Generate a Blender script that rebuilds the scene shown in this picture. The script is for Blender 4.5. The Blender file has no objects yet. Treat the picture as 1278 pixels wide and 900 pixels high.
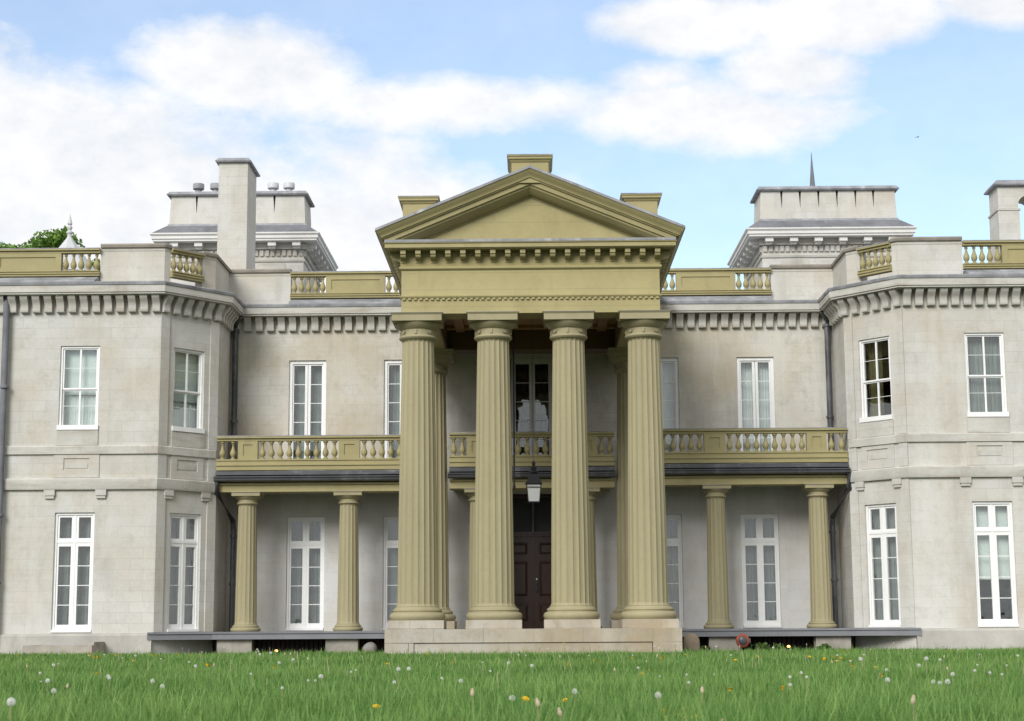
import bpy, bmesh, math, random
import numpy as np
from mathutils import Vector, Matrix
random.seed(7)
rng = np.random.default_rng(7)
S = bpy.context.scene
COL = S.collection
R = math.radians

# ---------------------------------------------------------------- camera
CAMZ = 0.62
cam_d = bpy.data.cameras.new('camera')
cam = bpy.data.objects.new('camera', cam_d); COL.objects.link(cam)
cam_d.sensor_fit = 'HORIZONTAL'; cam_d.sensor_width = 36.0; cam_d.lens = 59.97
cam_d.clip_start = 0.1; cam_d.clip_end = 4000
cam.matrix_world = (Matrix.Translation((0.004, -37.3, CAMZ)) @ Matrix.Rotation(0.0114, 4, 'Z')
                    @ Matrix.Rotation(R(90) + 0.1551, 4, 'X') @ Matrix.Rotation(-0.0061, 4, 'Z'))
cam_d.dof.use_dof = True; cam_d.dof.focus_distance = 38.0; cam_d.dof.aperture_fstop = 7.0
S.camera = cam

# ---------------------------------------------------------------- sun and sky
SUN_EL, SUN_AZ = R(31), R(205)       # azimuth clockwise from +Y: behind the camera, a little to its left
sun_d = bpy.data.lights.new('sun', 'SUN'); sun_d.energy = 2.0; sun_d.angle = R(28); sun_d.color = (1.0, 0.985, 0.955)
sun = bpy.data.objects.new('sun', sun_d); COL.objects.link(sun)
sdir = Vector((math.sin(SUN_AZ)*math.cos(SUN_EL), math.cos(SUN_AZ)*math.cos(SUN_EL), math.sin(SUN_EL)))
sun.rotation_euler = sdir.to_track_quat('Z', 'Y').to_euler()

W = bpy.data.worlds.new('World'); S.world = W; W.use_nodes = True
nt = W.node_tree; nt.nodes.clear()
def wn(t, **k):
    n = nt.nodes.new(t)
    for a, b in k.items(): setattr(n, a, b)
    return n
def wm(op, a, b=None, c=None, clamp=False):
    n = wn('ShaderNodeMath', operation=op); n.use_clamp = clamp
    for i, v in enumerate((a, b, c)):
        if v is None: continue
        if isinstance(v, (int, float)): n.inputs[i].default_value = v
        else: nt.links.new(v, n.inputs[i])
    return n.outputs[0]
sky = wn('ShaderNodeTexSky', sky_type='NISHITA'); sky.sun_disc = False
sky.sun_elevation = SUN_EL; sky.sun_rotation = SUN_AZ
sky.air_density = 1.0; sky.dust_density = 0.3; sky.ozone_density = 2.0
tc = wn('ShaderNodeTexCoord')
sx = wn('ShaderNodeSeparateXYZ'); nt.links.new(tc.outputs['Generated'], sx.inputs[0])
az = wm('ARCTAN2', sx.outputs[0], sx.outputs[1])
el = wm('ARCSINE', sx.outputs[2])
# wispy displacement of the direction so that cloud edges are ragged
nz = wn('ShaderNodeTexNoise'); nz.inputs['Scale'].default_value = 7.0; nz.inputs['Detail'].default_value = 8; nz.inputs['Roughness'].default_value = 0.62
mp = wn('ShaderNodeMapping'); mp.inputs['Scale'].default_value = (1, 1, 1.7); mp.inputs['Location'].default_value = (3.1, 1.4, 0.2)
nt.links.new(tc.outputs['Generated'], mp.inputs[0]); nt.links.new(mp.outputs[0], nz.inputs[0])
nz2 = wn('ShaderNodeTexNoise'); nz2.inputs['Scale'].default_value = 22.0; nz2.inputs['Detail'].default_value = 7; nz2.inputs['Roughness'].default_value = 0.6
nt.links.new(mp.outputs[0], nz2.inputs[0])
# cloud bank: (azimuth, elevation, half width, half height, weight) in radians
BANK = [(-0.27, 0.250, 0.15, 0.075, 0.95), (-0.10, 0.215, 0.14, 0.080, 1.0), (-0.17, 0.322, 0.085, 0.034, 0.85),
        (-0.03, 0.303, 0.14, 0.026, 0.78), (0.10, 0.296, 0.12, 0.030, 0.80), (0.175, 0.318, 0.055, 0.030, 0.62),
        (0.10, 0.347, 0.07, 0.022, 1.0), (0.19, 0.345, 0.08, 0.026, 1.05), (0.29, 0.350, 0.06, 0.022, 1.05), (0.16, 0.318, 0.06, 0.026, 0.85), (0.075, 0.318, 0.05, 0.018, 0.7), (0.02, 0.245, 0.07, 0.018, 0.3),
        (-0.42, 0.24, 0.16, 0.085, 0.9), (0.118, 0.247, 0.016, 0.005, 0.30), (0.05, 0.50, 0.5, 0.05, 0.6), (0.075, 0.225, 0.03, 0.012, 0.25)]
mask = None
for (a0, e0, wa, we, k) in BANK:
    da = wm('DIVIDE', wm('SUBTRACT', az, a0), wa); de = wm('DIVIDE', wm('SUBTRACT', el, e0), we)
    r2 = wm('ADD', wm('MULTIPLY', da, da), wm('MULTIPLY', de, de))
    g = wm('MULTIPLY', wm('POWER', 2.718, wm('MULTIPLY', r2, -0.9)), k)
    mask = g if mask is None else wm('MAXIMUM', mask, g)
# broken cloud over the rest of the sky (behind and above the camera)
back = wm('MULTIPLY', wm('SUBTRACT', 1.0, wm('COMPARE', az, 0.0, 0.55)), 0.8)
mask = wm('MAXIMUM', mask, back)
dens = wm('ADD', mask, wm('MULTIPLY', wm('SUBTRACT', nz.outputs[0], 0.5), 1.15))
dens = wm('ADD', dens, wm('MULTIPLY', wm('SUBTRACT', nz2.outputs[0], 0.5), 0.35))
mr = wn('ShaderNodeMapRange', interpolation_type='SMOOTHSTEP'); nt.links.new(dens, mr.inputs[0])
mr.inputs[1].default_value = 0.23; mr.inputs[2].default_value = 0.72
cr = wn('ShaderNodeValToRGB'); nt.links.new(nz2.outputs[0], cr.inputs[0])
cr.color_ramp.elements[0].position = 0.3; cr.color_ramp.elements[0].color = (0.80, 0.84, 0.90, 1)
cr.color_ramp.elements[1].position = 0.62; cr.color_ramp.elements[1].color = (1, 1, 1, 1)
bg1 = wn('ShaderNodeBackground'); bg1.inputs[1].default_value = 0.125
tint = wn('ShaderNodeMix', data_type='RGBA', blend_type='MULTIPLY'); tint.inputs[0].default_value = 1.0
nt.links.new(sky.outputs[0], tint.inputs[6]); tint.inputs[7].default_value = (1, 1, 1, 1)
nt.links.new(tint.outputs[2], bg1.inputs[0])
bg2 = wn('ShaderNodeBackground'); nt.links.new(cr.outputs[0], bg2.inputs[0]); bg2.inputs[1].default_value = 0.61
mx = wn('ShaderNodeMixShader'); nt.links.new(wm('MAXIMUM', mr.outputs[0], 0.24), mx.inputs[0])
nt.links.new(bg1.outputs[0], mx.inputs[1]); nt.links.new(bg2.outputs[0], mx.inputs[2])
wo = wn('ShaderNodeOutputWorld'); nt.links.new(mx.outputs[0], wo.inputs[0])

S.view_settings.view_transform = 'Standard'; S.view_settings.look = 'None'
S.view_settings.exposure = 0.76; S.view_settings.gamma = 1.0; S.view_settings.use_curve_mapping = False

# ---------------------------------------------------------------- materials
def new_mat(name):
    m = bpy.data.materials.new(name); m.use_nodes = True
    t = m.node_tree; b = t.nodes['Principled BSDF']
    return m, t, b
def N(t, ty, **k):
    n = t.nodes.new(ty)
    for a, b in k.items(): setattr(n, a, b)
    return n
def ramp(t, fac, stops):
    r = N(t, 'ShaderNodeValToRGB'); t.links.new(fac, r.inputs[0])
    e = r.color_ramp.elements
    while len(e) < len(stops): e.new(0.5)
    for i, (p, c) in enumerate(stops):
        e[i].position = p; e[i].color = (*c, 1) if len(c) == 3 else c
    return r.outputs[0]
def mixc(t, fac, a, b, mode='MIX'):
    n = N(t, 'ShaderNodeMix', data_type='RGBA', blend_type=mode)
    for sock, v in ((0, fac), (6, a), (7, b)):
        if isinstance(v, (int, float)): n.inputs[sock].default_value = v
        elif isinstance(v, tuple): n.inputs[sock].default_value = (*v, 1)
        else: t.links.new(v, n.inputs[sock])
    return n.outputs[2]
def noise(t, vec, scale, detail=5, rough=0.55, stretch=None):
    if stretch:
        mpn = N(t, 'ShaderNodeMapping'); mpn.inputs['Scale'].default_value = stretch
        t.links.new(vec, mpn.inputs[0]); vec = mpn.outputs[0]
    n = N(t, 'ShaderNodeTexNoise'); t.links.new(vec, n.inputs[0])
    n.inputs['Scale'].default_value = scale; n.inputs['Detail'].default_value = detail; n.inputs['Roughness'].default_value = rough
    return n.outputs[0]
def bump(t, b, h, dist, strength=0.5):
    n = N(t, 'ShaderNodeBump'); n.inputs['Strength'].default_value = strength; n.inputs['Distance'].default_value = dist
    t.links.new(h, n.inputs['Height']); t.links.new(n.outputs[0], b.inputs['Normal'])
def wpos(t): return N(t, 'ShaderNodeNewGeometry').outputs['Position']

def masonry(name, col, course=0.255, length=0.62, joint=0.15, stain=0.5, rust=0.3, warm=(0.40, 0.355, 0.285)):
    """Scored ashlar stucco: joints run along the wall whatever way it faces."""
    m, t, b = new_mat(name)
    g = N(t, 'ShaderNodeNewGeometry')
    pos = g.outputs['Position']
    sp = N(t, 'ShaderNodeSeparateXYZ'); t.links.new(pos, sp.inputs[0])
    sn = N(t, 'ShaderNodeSeparateXYZ'); t.links.new(g.outputs['True Normal'], sn.inputs[0])
    def mm(op, a, c):
        n = N(t, 'ShaderNodeMath', operation=op)
        for i, v in enumerate((a, c)):
            if isinstance(v, (int, float)): n.inputs[i].default_value = v
            else: t.links.new(v, n.inputs[i])
        return n.outputs[0]
    u = mm('SUBTRACT', mm('MULTIPLY', sp.outputs[1], sn.outputs[0]), mm('MULTIPLY', sp.outputs[0], sn.outputs[1]))
    cv = N(t, 'ShaderNodeCombineXYZ'); t.links.new(u, cv.inputs[0]); t.links.new(sp.outputs[2], cv.inputs[1])
    # jitter so the score lines are not ruled
    br = N(t, 'ShaderNodeTexBrick'); t.links.new(cv.outputs[0], br.inputs[0])
    br.inputs['Scale'].default_value = 1.0; br.inputs['Brick Width'].default_value = length; br.inputs['Row Height'].default_value = course
    br.inputs['Mortar Size'].default_value = 0.011; br.inputs['Mortar Smooth'].default_value = 0.6; br.inputs['Bias'].default_value = -0.2
    br.inputs['Color1'].default_value = (*[c*1.04 for c in col], 1); br.inputs['Color2'].default_value = (*[c*0.95 for c in col], 1)
    br.inputs['Mortar'].default_value = (*[c*0.97 for c in col], 1)
    jw = ramp(t, noise(t, pos, 0.8, 4), [(0.38, (0.15,)*3), (0.62, (1,)*3)])
    base = mixc(t, joint, br.outputs['Color'], mixc(t, br.outputs['Fac'], br.outputs['Color'], tuple(c*0.25 for c in col)))
    base = mixc(t, jw, br.outputs['Color'], base)
    n1 = noise(t, pos, 0.55, 6, 0.6)
    c1 = mixc(t, ramp(t, n1, [(0.40, (0,)*3), (0.66, (stain,)*3)]), base, tuple(a*b_*2.1 for a, b_ in zip(col, warm)))
    n2 = noise(t, pos, 1.4, 6, 0.65, (1.0, 1.0, 0.22))
    c2 = mixc(t, ramp(t, n2, [(0.53, (0,)*3), (0.75, (stain*0.8,)*3)]), c1, tuple(a*0.62 for a in col))
    n3 = noise(t, pos, 0.4, 3, 0.5)
    c3 = mixc(t, ramp(t, n3, [(0.60, (0,)*3), (0.75, (rust,)*3)]), c2, (col[0]*0.90, col[1]*0.82, col[2]*0.65))
    n5 = noise(t, pos, 0.9, 4, 0.6, (1.0, 1.0, 0.10))
    c3 = mixc(t, ramp(t, n5, [(0.52, (0,)*3), (0.66, (0.55,)*3)]), c3, tuple(min(0.8, a*1.14) for a in col))
    n6 = noise(t, pos, 3.2, 7, 0.72)
    c3 = mixc(t, ramp(t, n6, [(0.50, (0,)*3), (0.74, (stain*0.8,)*3)]), c3, tuple(a*k_ for a, k_ in zip(col, (0.70, 0.665, 0.58))))
    n4 = noise(t, pos, 26, 5, 0.7)
    c4 = mixc(t, 0.30, c3, ramp(t, n4, [(0.3, (0.72,)*3), (0.7, (1.08,)*3)]), 'MULTIPLY')
    t.links.new(c4, b.inputs['Base Color'])
    b.inputs['Roughness'].default_value = 0.9; b.inputs['Specular IOR Level'].default_value = 0.2
    bump(t, b, n4, 0.006, 0.35)
    return m

def plain(name, col, var=0.12, scale=3.0, rough=0.7, spec=0.3, stretch=None, grime=None, gk=0.3, metal=0.0, bumpk=0.15, lines=None, band=0.0):
    m, t, b = new_mat(name)
    oc = N(t, 'ShaderNodeTexCoord').outputs['Object']
    pos = wpos(t)
    n1 = noise(t, pos, scale, 6, 0.6, stretch)
    c = mixc(t, ramp(t, n1, [(0.3, (0,)*3), (0.7, (1,)*3)]), tuple(x*(1-var) for x in col), tuple(x*(1+var*0.6) for x in col))
    n2 = noise(t, pos, scale*9, 5, 0.65)
    c = mixc(t, 0.25, c, ramp(t, n2, [(0.3, (0.75,)*3), (0.65, (1.05,)*3)]), 'MULTIPLY')
    if grime:
        n3 = noise(t, pos, scale*0.8, 7, 0.7, (1, 1, 0.35))
        c = mixc(t, ramp(t, n3, [(0.55, (0,)*3), (0.72, (gk,)*3)]), c, grime)
        if band:
            n7 = noise(t, pos, 1.0, 6, 0.65, (0.8, 0.8, 7.0))
            c = mixc(t, ramp(t, n7, [(0.50, (0,)*3), (0.68, (band,)*3)]), c, (0.30, 0.235, 0.165))
    if lines:   # board joints every `lines` metres in height
        sp = N(t, 'ShaderNodeSeparateXYZ'); t.links.new(pos, sp.inputs[0])
        md = N(t, 'ShaderNodeMath', operation='MODULO'); t.links.new(sp.outputs[2], md.inputs[0]); md.inputs[1].default_value = lines
        lt = N(t, 'ShaderNodeMath', operation='LESS_THAN'); t.links.new(md.outputs[0], lt.inputs[0]); lt.inputs[1].default_value = 0.012
        ml = N(t, 'ShaderNodeMath', operation='MULTIPLY'); t.links.new(lt.outputs[0], ml.inputs[0]); ml.inputs[1].default_value = 0.35
        c = mixc(t, ml.outputs[0], c, tuple(x*0.4 for x in col))
    t.links.new(c, b.inputs['Base Color'])
    b.inputs['Roughness'].default_value = rough; b.inputs['Specular IOR Level'].default_value = spec; b.inputs['Metallic'].default_value = metal
    if bumpk: bump(t, b, n2, 0.004, bumpk)
    return m

WALLC = (0.53, 0.523, 0.493)
M = {}
M['wall'] = masonry('scored_stucco', WALLC, joint=0.2, stain=0.62, rust=0.25)
M['wall_recess'] = masonry('weathered_stucco', (0.54, 0.523, 0.472), joint=0.2, stain=0.85, rust=0.35)
M['wall_lower'] = masonry('grey_stucco', (0.60, 0.597, 0.585), joint=0.08, stain=0.45, rust=0.1)
M['trim'] = plain('cut_stone_trim', (0.50, 0.487, 0.445), 0.16, 1.2, 0.9, 0.2, grime=(0.27, 0.23, 0.18), gk=0.6, band=0.45)
M['cap'] = plain('weathered_coping', (0.25, 0.225, 0.19), 0.25, 1.5, 0.9, 0.2, grime=(0.13, 0.12, 0.11), gk=0.5)
M['step'] = masonry('limestone_blocks', (0.415, 0.385, 0.33), course=0.30, length=1.05, joint=0.95, stain=1.0, rust=0.2)
M['pier'] = plain('rubble_pier', (0.35, 0.325, 0.28), 0.3, 2.5, 0.9, 0.2, grime=(0.2, 0.17, 0.13), gk=0.5)
M['concrete'] = plain('plinth_render', (0.42, 0.405, 0.37), 0.18, 1.3, 0.9, 0.2, grime=(0.28, 0.26, 0.23), gk=0.6)
M['olive'] = plain('olive_paint', (0.34, 0.294, 0.138), 0.10, 1.1, 0.6, 0.3, grime=(0.22, 0.165, 0.075), gk=0.45, lines=0.38)
M['olive_trim'] = plain('olive_trim_paint', (0.325, 0.283, 0.138), 0.10, 1.5, 0.6, 0.3, grime=(0.20, 0.155, 0.08), gk=0.5)
M['khaki'] = plain('khaki_column_paint', (0.315, 0.28, 0.168), 0.10, 1.3, 0.65, 0.25, stretch=(1, 1, 0.3), grime=(0.22, 0.18, 0.10), gk=0.45)
M['white'] = plain('white_paint', (0.78, 0.78, 0.77), 0.05, 2.0, 0.45, 0.4, bumpk=0.05)
M['greyframe'] = plain('offwhite_paint', (0.62, 0.61, 0.58), 0.08, 2.0, 0.5, 0.4, bumpk=0.05)
M['lead'] = plain('lead_sheet', (0.27, 0.275, 0.29), 0.4, 2.2, 0.6, 0.35, grime=(0.50, 0.50, 0.51), gk=0.9)
M['darklead'] = plain('dark_gutter_paint', (0.065, 0.067, 0.073), 0.35, 2.5, 0.4, 0.5, grime=(0.20, 0.20, 0.21), gk=0.8)
M['slate'] = plain('slate_roof', (0.16, 0.165, 0.18), 0.3, 2.0, 0.7, 0.3, grime=(0.3, 0.29, 0.28), gk=0.6)
M['deck'] = plain('grey_deck_paint', (0.19, 0.195, 0.21), 0.12, 1.5, 0.6, 0.3)
M['ceil'] = plain('varnished_ceiling', (0.30, 0.175, 0.085), 0.2, 1.2, 0.5, 0.3)
M['ceildark'] = plain('stained_beam_and_shade', (0.115, 0.075, 0.04), 0.2, 1.2, 0.5, 0.3)
M['wood'] = plain('mahogany', (0.024, 0.009, 0.005), 0.5, 1.5, 0.22, 0.5, stretch=(6, 6, 0.6))
M['black'] = plain('black_iron_and_shade', (0.018, 0.018, 0.02), 0.2, 3, 0.5, 0.4)
M['grille'] = plain('dark_boards_and_shade', (0.022, 0.018, 0.016), 0.3, 3, 0.8, 0.2)
M['interior'] = plain('room_plaster', (0.16, 0.15, 0.13), 0.1, 1, 0.9, 0.1)
M['curtain'] = plain('grey_sheer_painted_folds', (0.25, 0.27, 0.26), 0.45, 4, 0.95, 0.05, stretch=(8, 8, 0.2), bumpk=0)  # tone stripes put the shading of the folds into the colour
M['net'] = plain('white_net', (0.74, 0.76, 0.75), 0.06, 4, 0.95, 0.05, bumpk=0)
M['blind'] = plain('linen_blind', (0.74, 0.77, 0.74), 0.05, 4, 0.95, 0.05, bumpk=0)
M['olive_reflect'] = plain('olive_reflection_drape', (0.15, 0.125, 0.06), 0.3, 4, 0.95, 0.05, bumpk=0)  # olive tint paints the portico's reflection into the drape colour
M['darkdrape'] = plain('dark_drape', (0.05, 0.05, 0.05), 0.3, 4, 0.95, 0.05, bumpk=0)
M['zinc'] = plain('zinc_paint', (0.50, 0.51, 0.52), 0.1, 2, 0.5, 0.4)
M['boulder'] = plain('granite', (0.26, 0.245, 0.225), 0.35, 5, 0.9, 0.2, grime=(0.12, 0.11, 0.1), gk=0.6)
M['bollard'] = plain('brown_stone', (0.27, 0.22, 0.16), 0.3, 4, 0.9, 0.2, grime=(0.14, 0.11, 0.08), gk=0.6)
M['red'] = plain('red_oxide_paint', (0.33, 0.075, 0.04), 0.25, 5, 0.5, 0.4)
M['soil'] = plain('soil', (0.16, 0.13, 0.09), 0.3, 2, 0.95, 0.1)
M['gravel'] = plain('gravel', (0.32, 0.28, 0.23), 0.3, 6, 0.95, 0.1, grime=(0.16, 0.13, 0.1), gk=0.6)
M['lawn'] = plain('lawn_soil', (0.035, 0.055, 0.018), 0.35, 1.2, 0.95, 0.1)
M['bark'] = plain('bark', (0.09, 0.075, 0.06), 0.3, 4, 0.95, 0.1)
M['puff'] = None
M['yellow'] = plain('petal_yellow', (0.75, 0.47, 0.012), 0.12, 20, 0.8, 0.1, bumpk=0)
M['stem'] = plain('flower_stem', (0.24, 0.25, 0.12), 0.15, 10, 0.8, 0.2, bumpk=0)
M['straw'] = plain('dry_stalk', (0.42, 0.36, 0.24), 0.15, 10, 0.8, 0.2, bumpk=0)
M['bird'] = plain('bird_plumage', (0.16, 0.16, 0.17), 0.2, 5, 0.9, 0.1)

def glass():
    m = bpy.data.materials.new('window_glass'); m.use_nodes = True
    t = m.node_tree; t.nodes.clear()
    tr = N(t, 'ShaderNodeBsdfTransparent'); tr.inputs[0].default_value = (0.90, 0.93, 0.92, 1)
    gl = N(t, 'ShaderNodeBsdfGlossy'); gl.inputs['Roughness'].default_value = 0.02; gl.inputs[0].default_value = (1, 1, 1, 1)
    bp = N(t, 'ShaderNodeBump'); bp.inputs['Distance'].default_value = 0.02; bp.inputs['Strength'].default_value = 0.13
    t.links.new(noise(t, wpos(t), 2.2, 2), bp.inputs['Height']); t.links.new(bp.outputs[0], gl.inputs['Normal'])
    lw = N(t, 'ShaderNodeLayerWeight'); lw.inputs[0].default_value = 0.5
    pw = N(t, 'ShaderNodeMath', operation='POWER'); t.links.new(lw.outputs['Facing'], pw.inputs[0]); pw.inputs[1].default_value = 4.0
    fr = N(t, 'ShaderNodeMath', operation='MULTIPLY_ADD'); t.links.new(pw.outputs[0], fr.inputs[0]); fr.inputs[1].default_value = 0.6; fr.inputs[2].default_value = 0.075
    mxs = N(t, 'ShaderNodeMixShader'); t.links.new(fr.outputs[0], mxs.inputs[0])
    t.links.new(tr.outputs[0], mxs.inputs[1]); t.links.new(gl.outputs[0], mxs.inputs[2])
    o = N(t, 'ShaderNodeOutputMaterial'); t.links.new(mxs.outputs[0], o.inputs[0])
    return m
M['glass'] = glass()
def frosted():
    m, t, b = new_mat('lantern_glass'); b.inputs['Base Color'].default_value = (0.92, 0.93, 0.92, 1); b.inputs['Roughness'].default_value = 0.35; b.inputs['Specular IOR Level'].default_value = 0.6
    tl = N(t, 'ShaderNodeBsdfTranslucent'); tl.inputs[0].default_value = (0.85, 0.87, 0.85, 1)
    mxs = N(t, 'ShaderNodeMixShader'); mxs.inputs[0].default_value = 0.25
    t.links.new(b.outputs[0], mxs.inputs[1]); t.links.new(tl.outputs[0], mxs.inputs[2])
    t.links.new(mxs.outputs[0], t.nodes['Material Output'].inputs[0]); return m
M['frosted'] = frosted()
def glow():
    m, t, b = new_mat('lamp_bulb'); b.inputs['Base Color'].default_value = (0.9, 0.6, 0.3, 1)
    b.inputs['Emission Color'].default_value = (1.0, 0.45, 0.10, 1); b.inputs['Emission Strength'].default_value = 2.5; return m
M['bulb'] = glow()
def leafy(name, c0, c1, attr='tint', trans=0.35, rough=0.55):
    m, t, b = new_mat(name)
    a = N(t, 'ShaderNodeAttribute', attribute_name=attr)
    c = ramp(t, a.outputs['Fac'], [(0.0, c0), (1.0, c1)])
    t.links.new(c, b.inputs['Base Color']); b.inputs['Roughness'].default_value = rough; b.inputs['Specular IOR Level'].default_value = 0.25
    tl = N(t, 'ShaderNodeBsdfTranslucent'); t.links.new(c, tl.inputs[0])
    mxs = N(t, 'ShaderNodeMixShader'); mxs.inputs[0].default_value = trans
    t.links.new(b.outputs[0], mxs.inputs[1]); t.links.new(tl.outputs[0], mxs.inputs[2])
    t.links.new(mxs.outputs[0], t.nodes['Material Output'].inputs[0]); return m
M['grass'] = leafy('grass_blades', (0.045, 0.145, 0.022), (0.235, 0.375, 0.105))
M['leaf'] = leafy('tree_leaves', (0.08, 0.17, 0.025), (0.22, 0.36, 0.07))
M['puff'] = leafy('seed_fluff', (0.86, 0.86, 0.83), (0.86, 0.86, 0.83), trans=0.55, rough=0.9)
M['weed'] = leafy('weed_leaves', (0.05, 0.12, 0.025), (0.12, 0.20, 0.05))

# ---------------------------------------------------------------- mesh helpers
class MB:
    def __init__(s): s.v = []; s.f = []; s.m = []; s.mats = []
    def mi(s, mat):
        if mat not in s.mats: s.mats.append(mat)
        return s.mats.index(mat)
    def add(s, vs, fs, mat):
        o = len(s.v); k = s.mi(mat); s.v += [tuple(p) for p in vs]
        for f in fs: s.f.append([o+i for i in f]); s.m.append(k)
        return s
    def box(s, x0, x1, y0, y1, z0, z1, mat):
        return s.add([(x0,y0,z0),(x1,y0,z0),(x1,y1,z0),(x0,y1,z0),(x0,y0,z1),(x1,y0,z1),(x1,y1,z1),(x0,y1,z1)],
              [(0,3,2,1),(4,5,6,7),(0,1,5,4),(1,2,6,5),(2,3,7,6),(3,0,4,7)], mat)
    def frustum(s, cx, cy, z0, z1, a0, b0, a1, b1, mat):
        vs = [(cx+sx*a, cy+sy*b, z) for z, a, b in ((z0,a0,b0),(z1,a1,b1)) for sx, sy in ((-1,-1),(1,-1),(1,1),(-1,1))]
        return s.add(vs, [(0,3,2,1),(4,5,6,7),(0,1,5,4),(1,2,6,5),(2,3,7,6),(3,0,4,7)], mat)
    def prism(s, poly, axis, a0, a1, mat):
        """poly: 2D points; axis 'x': (y,z) extruded in x; 'y': (x,z); 'z': (x,y)"""
        n = len(poly)
        def P(p, a): return (a,p[0],p[1]) if axis=='x' else (p[0],a,p[1]) if axis=='y' else (p[0],p[1],a)
        vs = [P(p,a0) for p in poly]+[P(p,a1) for p in poly]
        fs = [tuple(range(n))[::-1], tuple(range(n,2*n))]+[(i,(i+1)%n,n+(i+1)%n,n+i) for i in range(n)]
        return s.add(vs, fs, mat)
    def lathe(s, prof, mat, cx=0, cy=0, n=32, flute=0, depth=0.0, fz=None, cap=True):
        vs=[]; fs=[]
        for (r, z) in prof:
            for i in range(n):
                a = 2*math.pi*i/n; rr = r
                if flute and (fz is None or fz[0] <= z <= fz[1]):
                    ph = (i*flute/n) % 1.0
                    rr = r - depth*max(0.0, math.sin(math.pi*ph))**0.7
                vs.append((cx+rr*math.cos(a), cy+rr*math.sin(a), z))
        for j in range(len(prof)-1):
            for i in range(n):
                fs.append((j*n+i, j*n+(i+1)%n, (j+1)*n+(i+1)%n, (j+1)*n+i))
        if cap: fs += [tuple(range(n))[::-1], tuple((len(prof)-1)*n+i for i in range(n))]
        return s.add(vs, fs, mat)
    def tube(s, pts, r, mat, n=8):
        vs=[]; fs=[]; pts=[Vector(p) for p in pts]
        for k, p in enumerate(pts):
            d = (pts[min(k+1,len(pts)-1)]-pts[max(k-1,0)]).normalized()
            a = d.orthogonal().normalized() if abs(d.z) < 0.95 else Vector((1,0,0))
            a = (a - d*a.dot(d)).normalized(); b = d.cross(a)
            rr = r[k] if isinstance(r,(list,tuple)) else r
            vs += [tuple(p+(a*math.cos(2*math.pi*i/n)+b*math.sin(2*math.pi*i/n))*rr) for i in range(n)]
        for k in range(len(pts)-1):
            fs += [(k*n+i, k*n+(i+1)%n, (k+1)*n+(i+1)%n, (k+1)*n+i) for i in range(n)]
        fs += [tuple(range(n))[::-1], tuple((len(pts)-1)*n+i for i in range(n))]
        return s.add(vs, fs, mat)
    def sweep(s, path, prof, mat, cap=True, closed=False):
        """path: 2D points walked with the outside on the right; prof: (out, z)"""
        pp = [Vector(p) for p in path]; L = len(pp); offs=[]
        for i in range(L):
            def seg(a, b):
                t = (pp[b]-pp[a]).normalized(); return Vector((t.y, -t.x))
            if closed: n1 = seg((i-1)%L, i); n2 = seg(i, (i+1)%L)
            else: n1 = seg(max(i-1,0), max(i,1)) if i>0 else seg(0,1); n2 = seg(i,i+1) if i<L-1 else n1
            offs.append((n1+n2)/(1+n1.dot(n2)))
        vs = [(pp[i].x+offs[i].x*o, pp[i].y+offs[i].y*o, z) for i in range(L) for (o, z) in prof]
        k = len(prof); fs=[]
        for i in range(L if closed else L-1):
            j = (i+1)%L
            fs += [(i*k+q, j*k+q, j*k+q+1, i*k+q+1) for q in range(k-1)]
        if cap and not closed: fs += [tuple(range(k)), tuple((L-1)*k+q for q in range(k))[::-1]]
        return s.add(vs, fs, mat)
    def wall(s, p0, p1, z0, z1, mat, ops=(), depth=0.22):
        p0=Vector(p0); p1=Vector(p1); t=(p1-p0); L=t.length; t.normalize(); n=Vector((t.y,-t.x))
        us = sorted({0.0, L, *[o[0] for o in ops], *[o[1] for o in ops]}); zs = sorted({z0, z1, *[o[2] for o in ops], *[o[3] for o in ops]})
        def P(u, z, d=0): q = p0+t*u-n*d; return (q.x, q.y, z)
        for i in range(len(us)-1):
            for j in range(len(zs)-1):
                cu=(us[i]+us[i+1])/2; cz=(zs[j]+zs[j+1])/2
                if any(o[0]<cu<o[1] and o[2]<cz<o[3] for o in ops): continue
                s.add([P(us[i],zs[j]),P(us[i+1],zs[j]),P(us[i+1],zs[j+1]),P(us[i],zs[j+1])], [(0,1,2,3)], mat)
        for (a,b,c,d) in ops:
            for (q0,q1) in (((a,c),(a,d)),((a,d),(b,d)),((b,d),(b,c)),((b,c),(a,c))):
                s.add([P(*q0),P(*q1),P(*q1,depth),P(*q0,depth)], [(0,1,2,3)], mat)
        return s
    def mesh(s, name, smooth=True, angle=32):
        me = bpy.data.meshes.new(name); me.from_pydata(s.v, [], s.f)
        for m in s.mats: me.materials.append(M[m])
        me.polygons.foreach_set('material_index', s.m)
        bm = bmesh.new(); bm.from_mesh(me); bmesh.ops.remove_doubles(bm, verts=bm.verts, dist=0.0004)
        bm.to_mesh(me); bm.free()
        if smooth:
            me.polygons.foreach_set('use_smooth', [True]*len(me.polygons)); me.set_sharp_from_angle(angle=R(angle))
        me.update(); return me
    def build(s, name, parent=None, loc=(0,0,0), rz=0, **k): return link(name, s.mesh(name, **k), parent, loc, rz)
def link(name, me, parent=None, loc=(0,0,0), rz=0):
    o = bpy.data.objects.new(name, me); COL.objects.link(o); o.location = loc; o.rotation_euler = (0,0,rz)
    if parent: o.parent = parent
    return o
def tag(o, label, cat, group=None):
    o['label'] = label; o['category'] = cat
    if group: o['group'] = group
    return o
def struct(o, kind='structure'): o['kind'] = kind; return o

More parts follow.
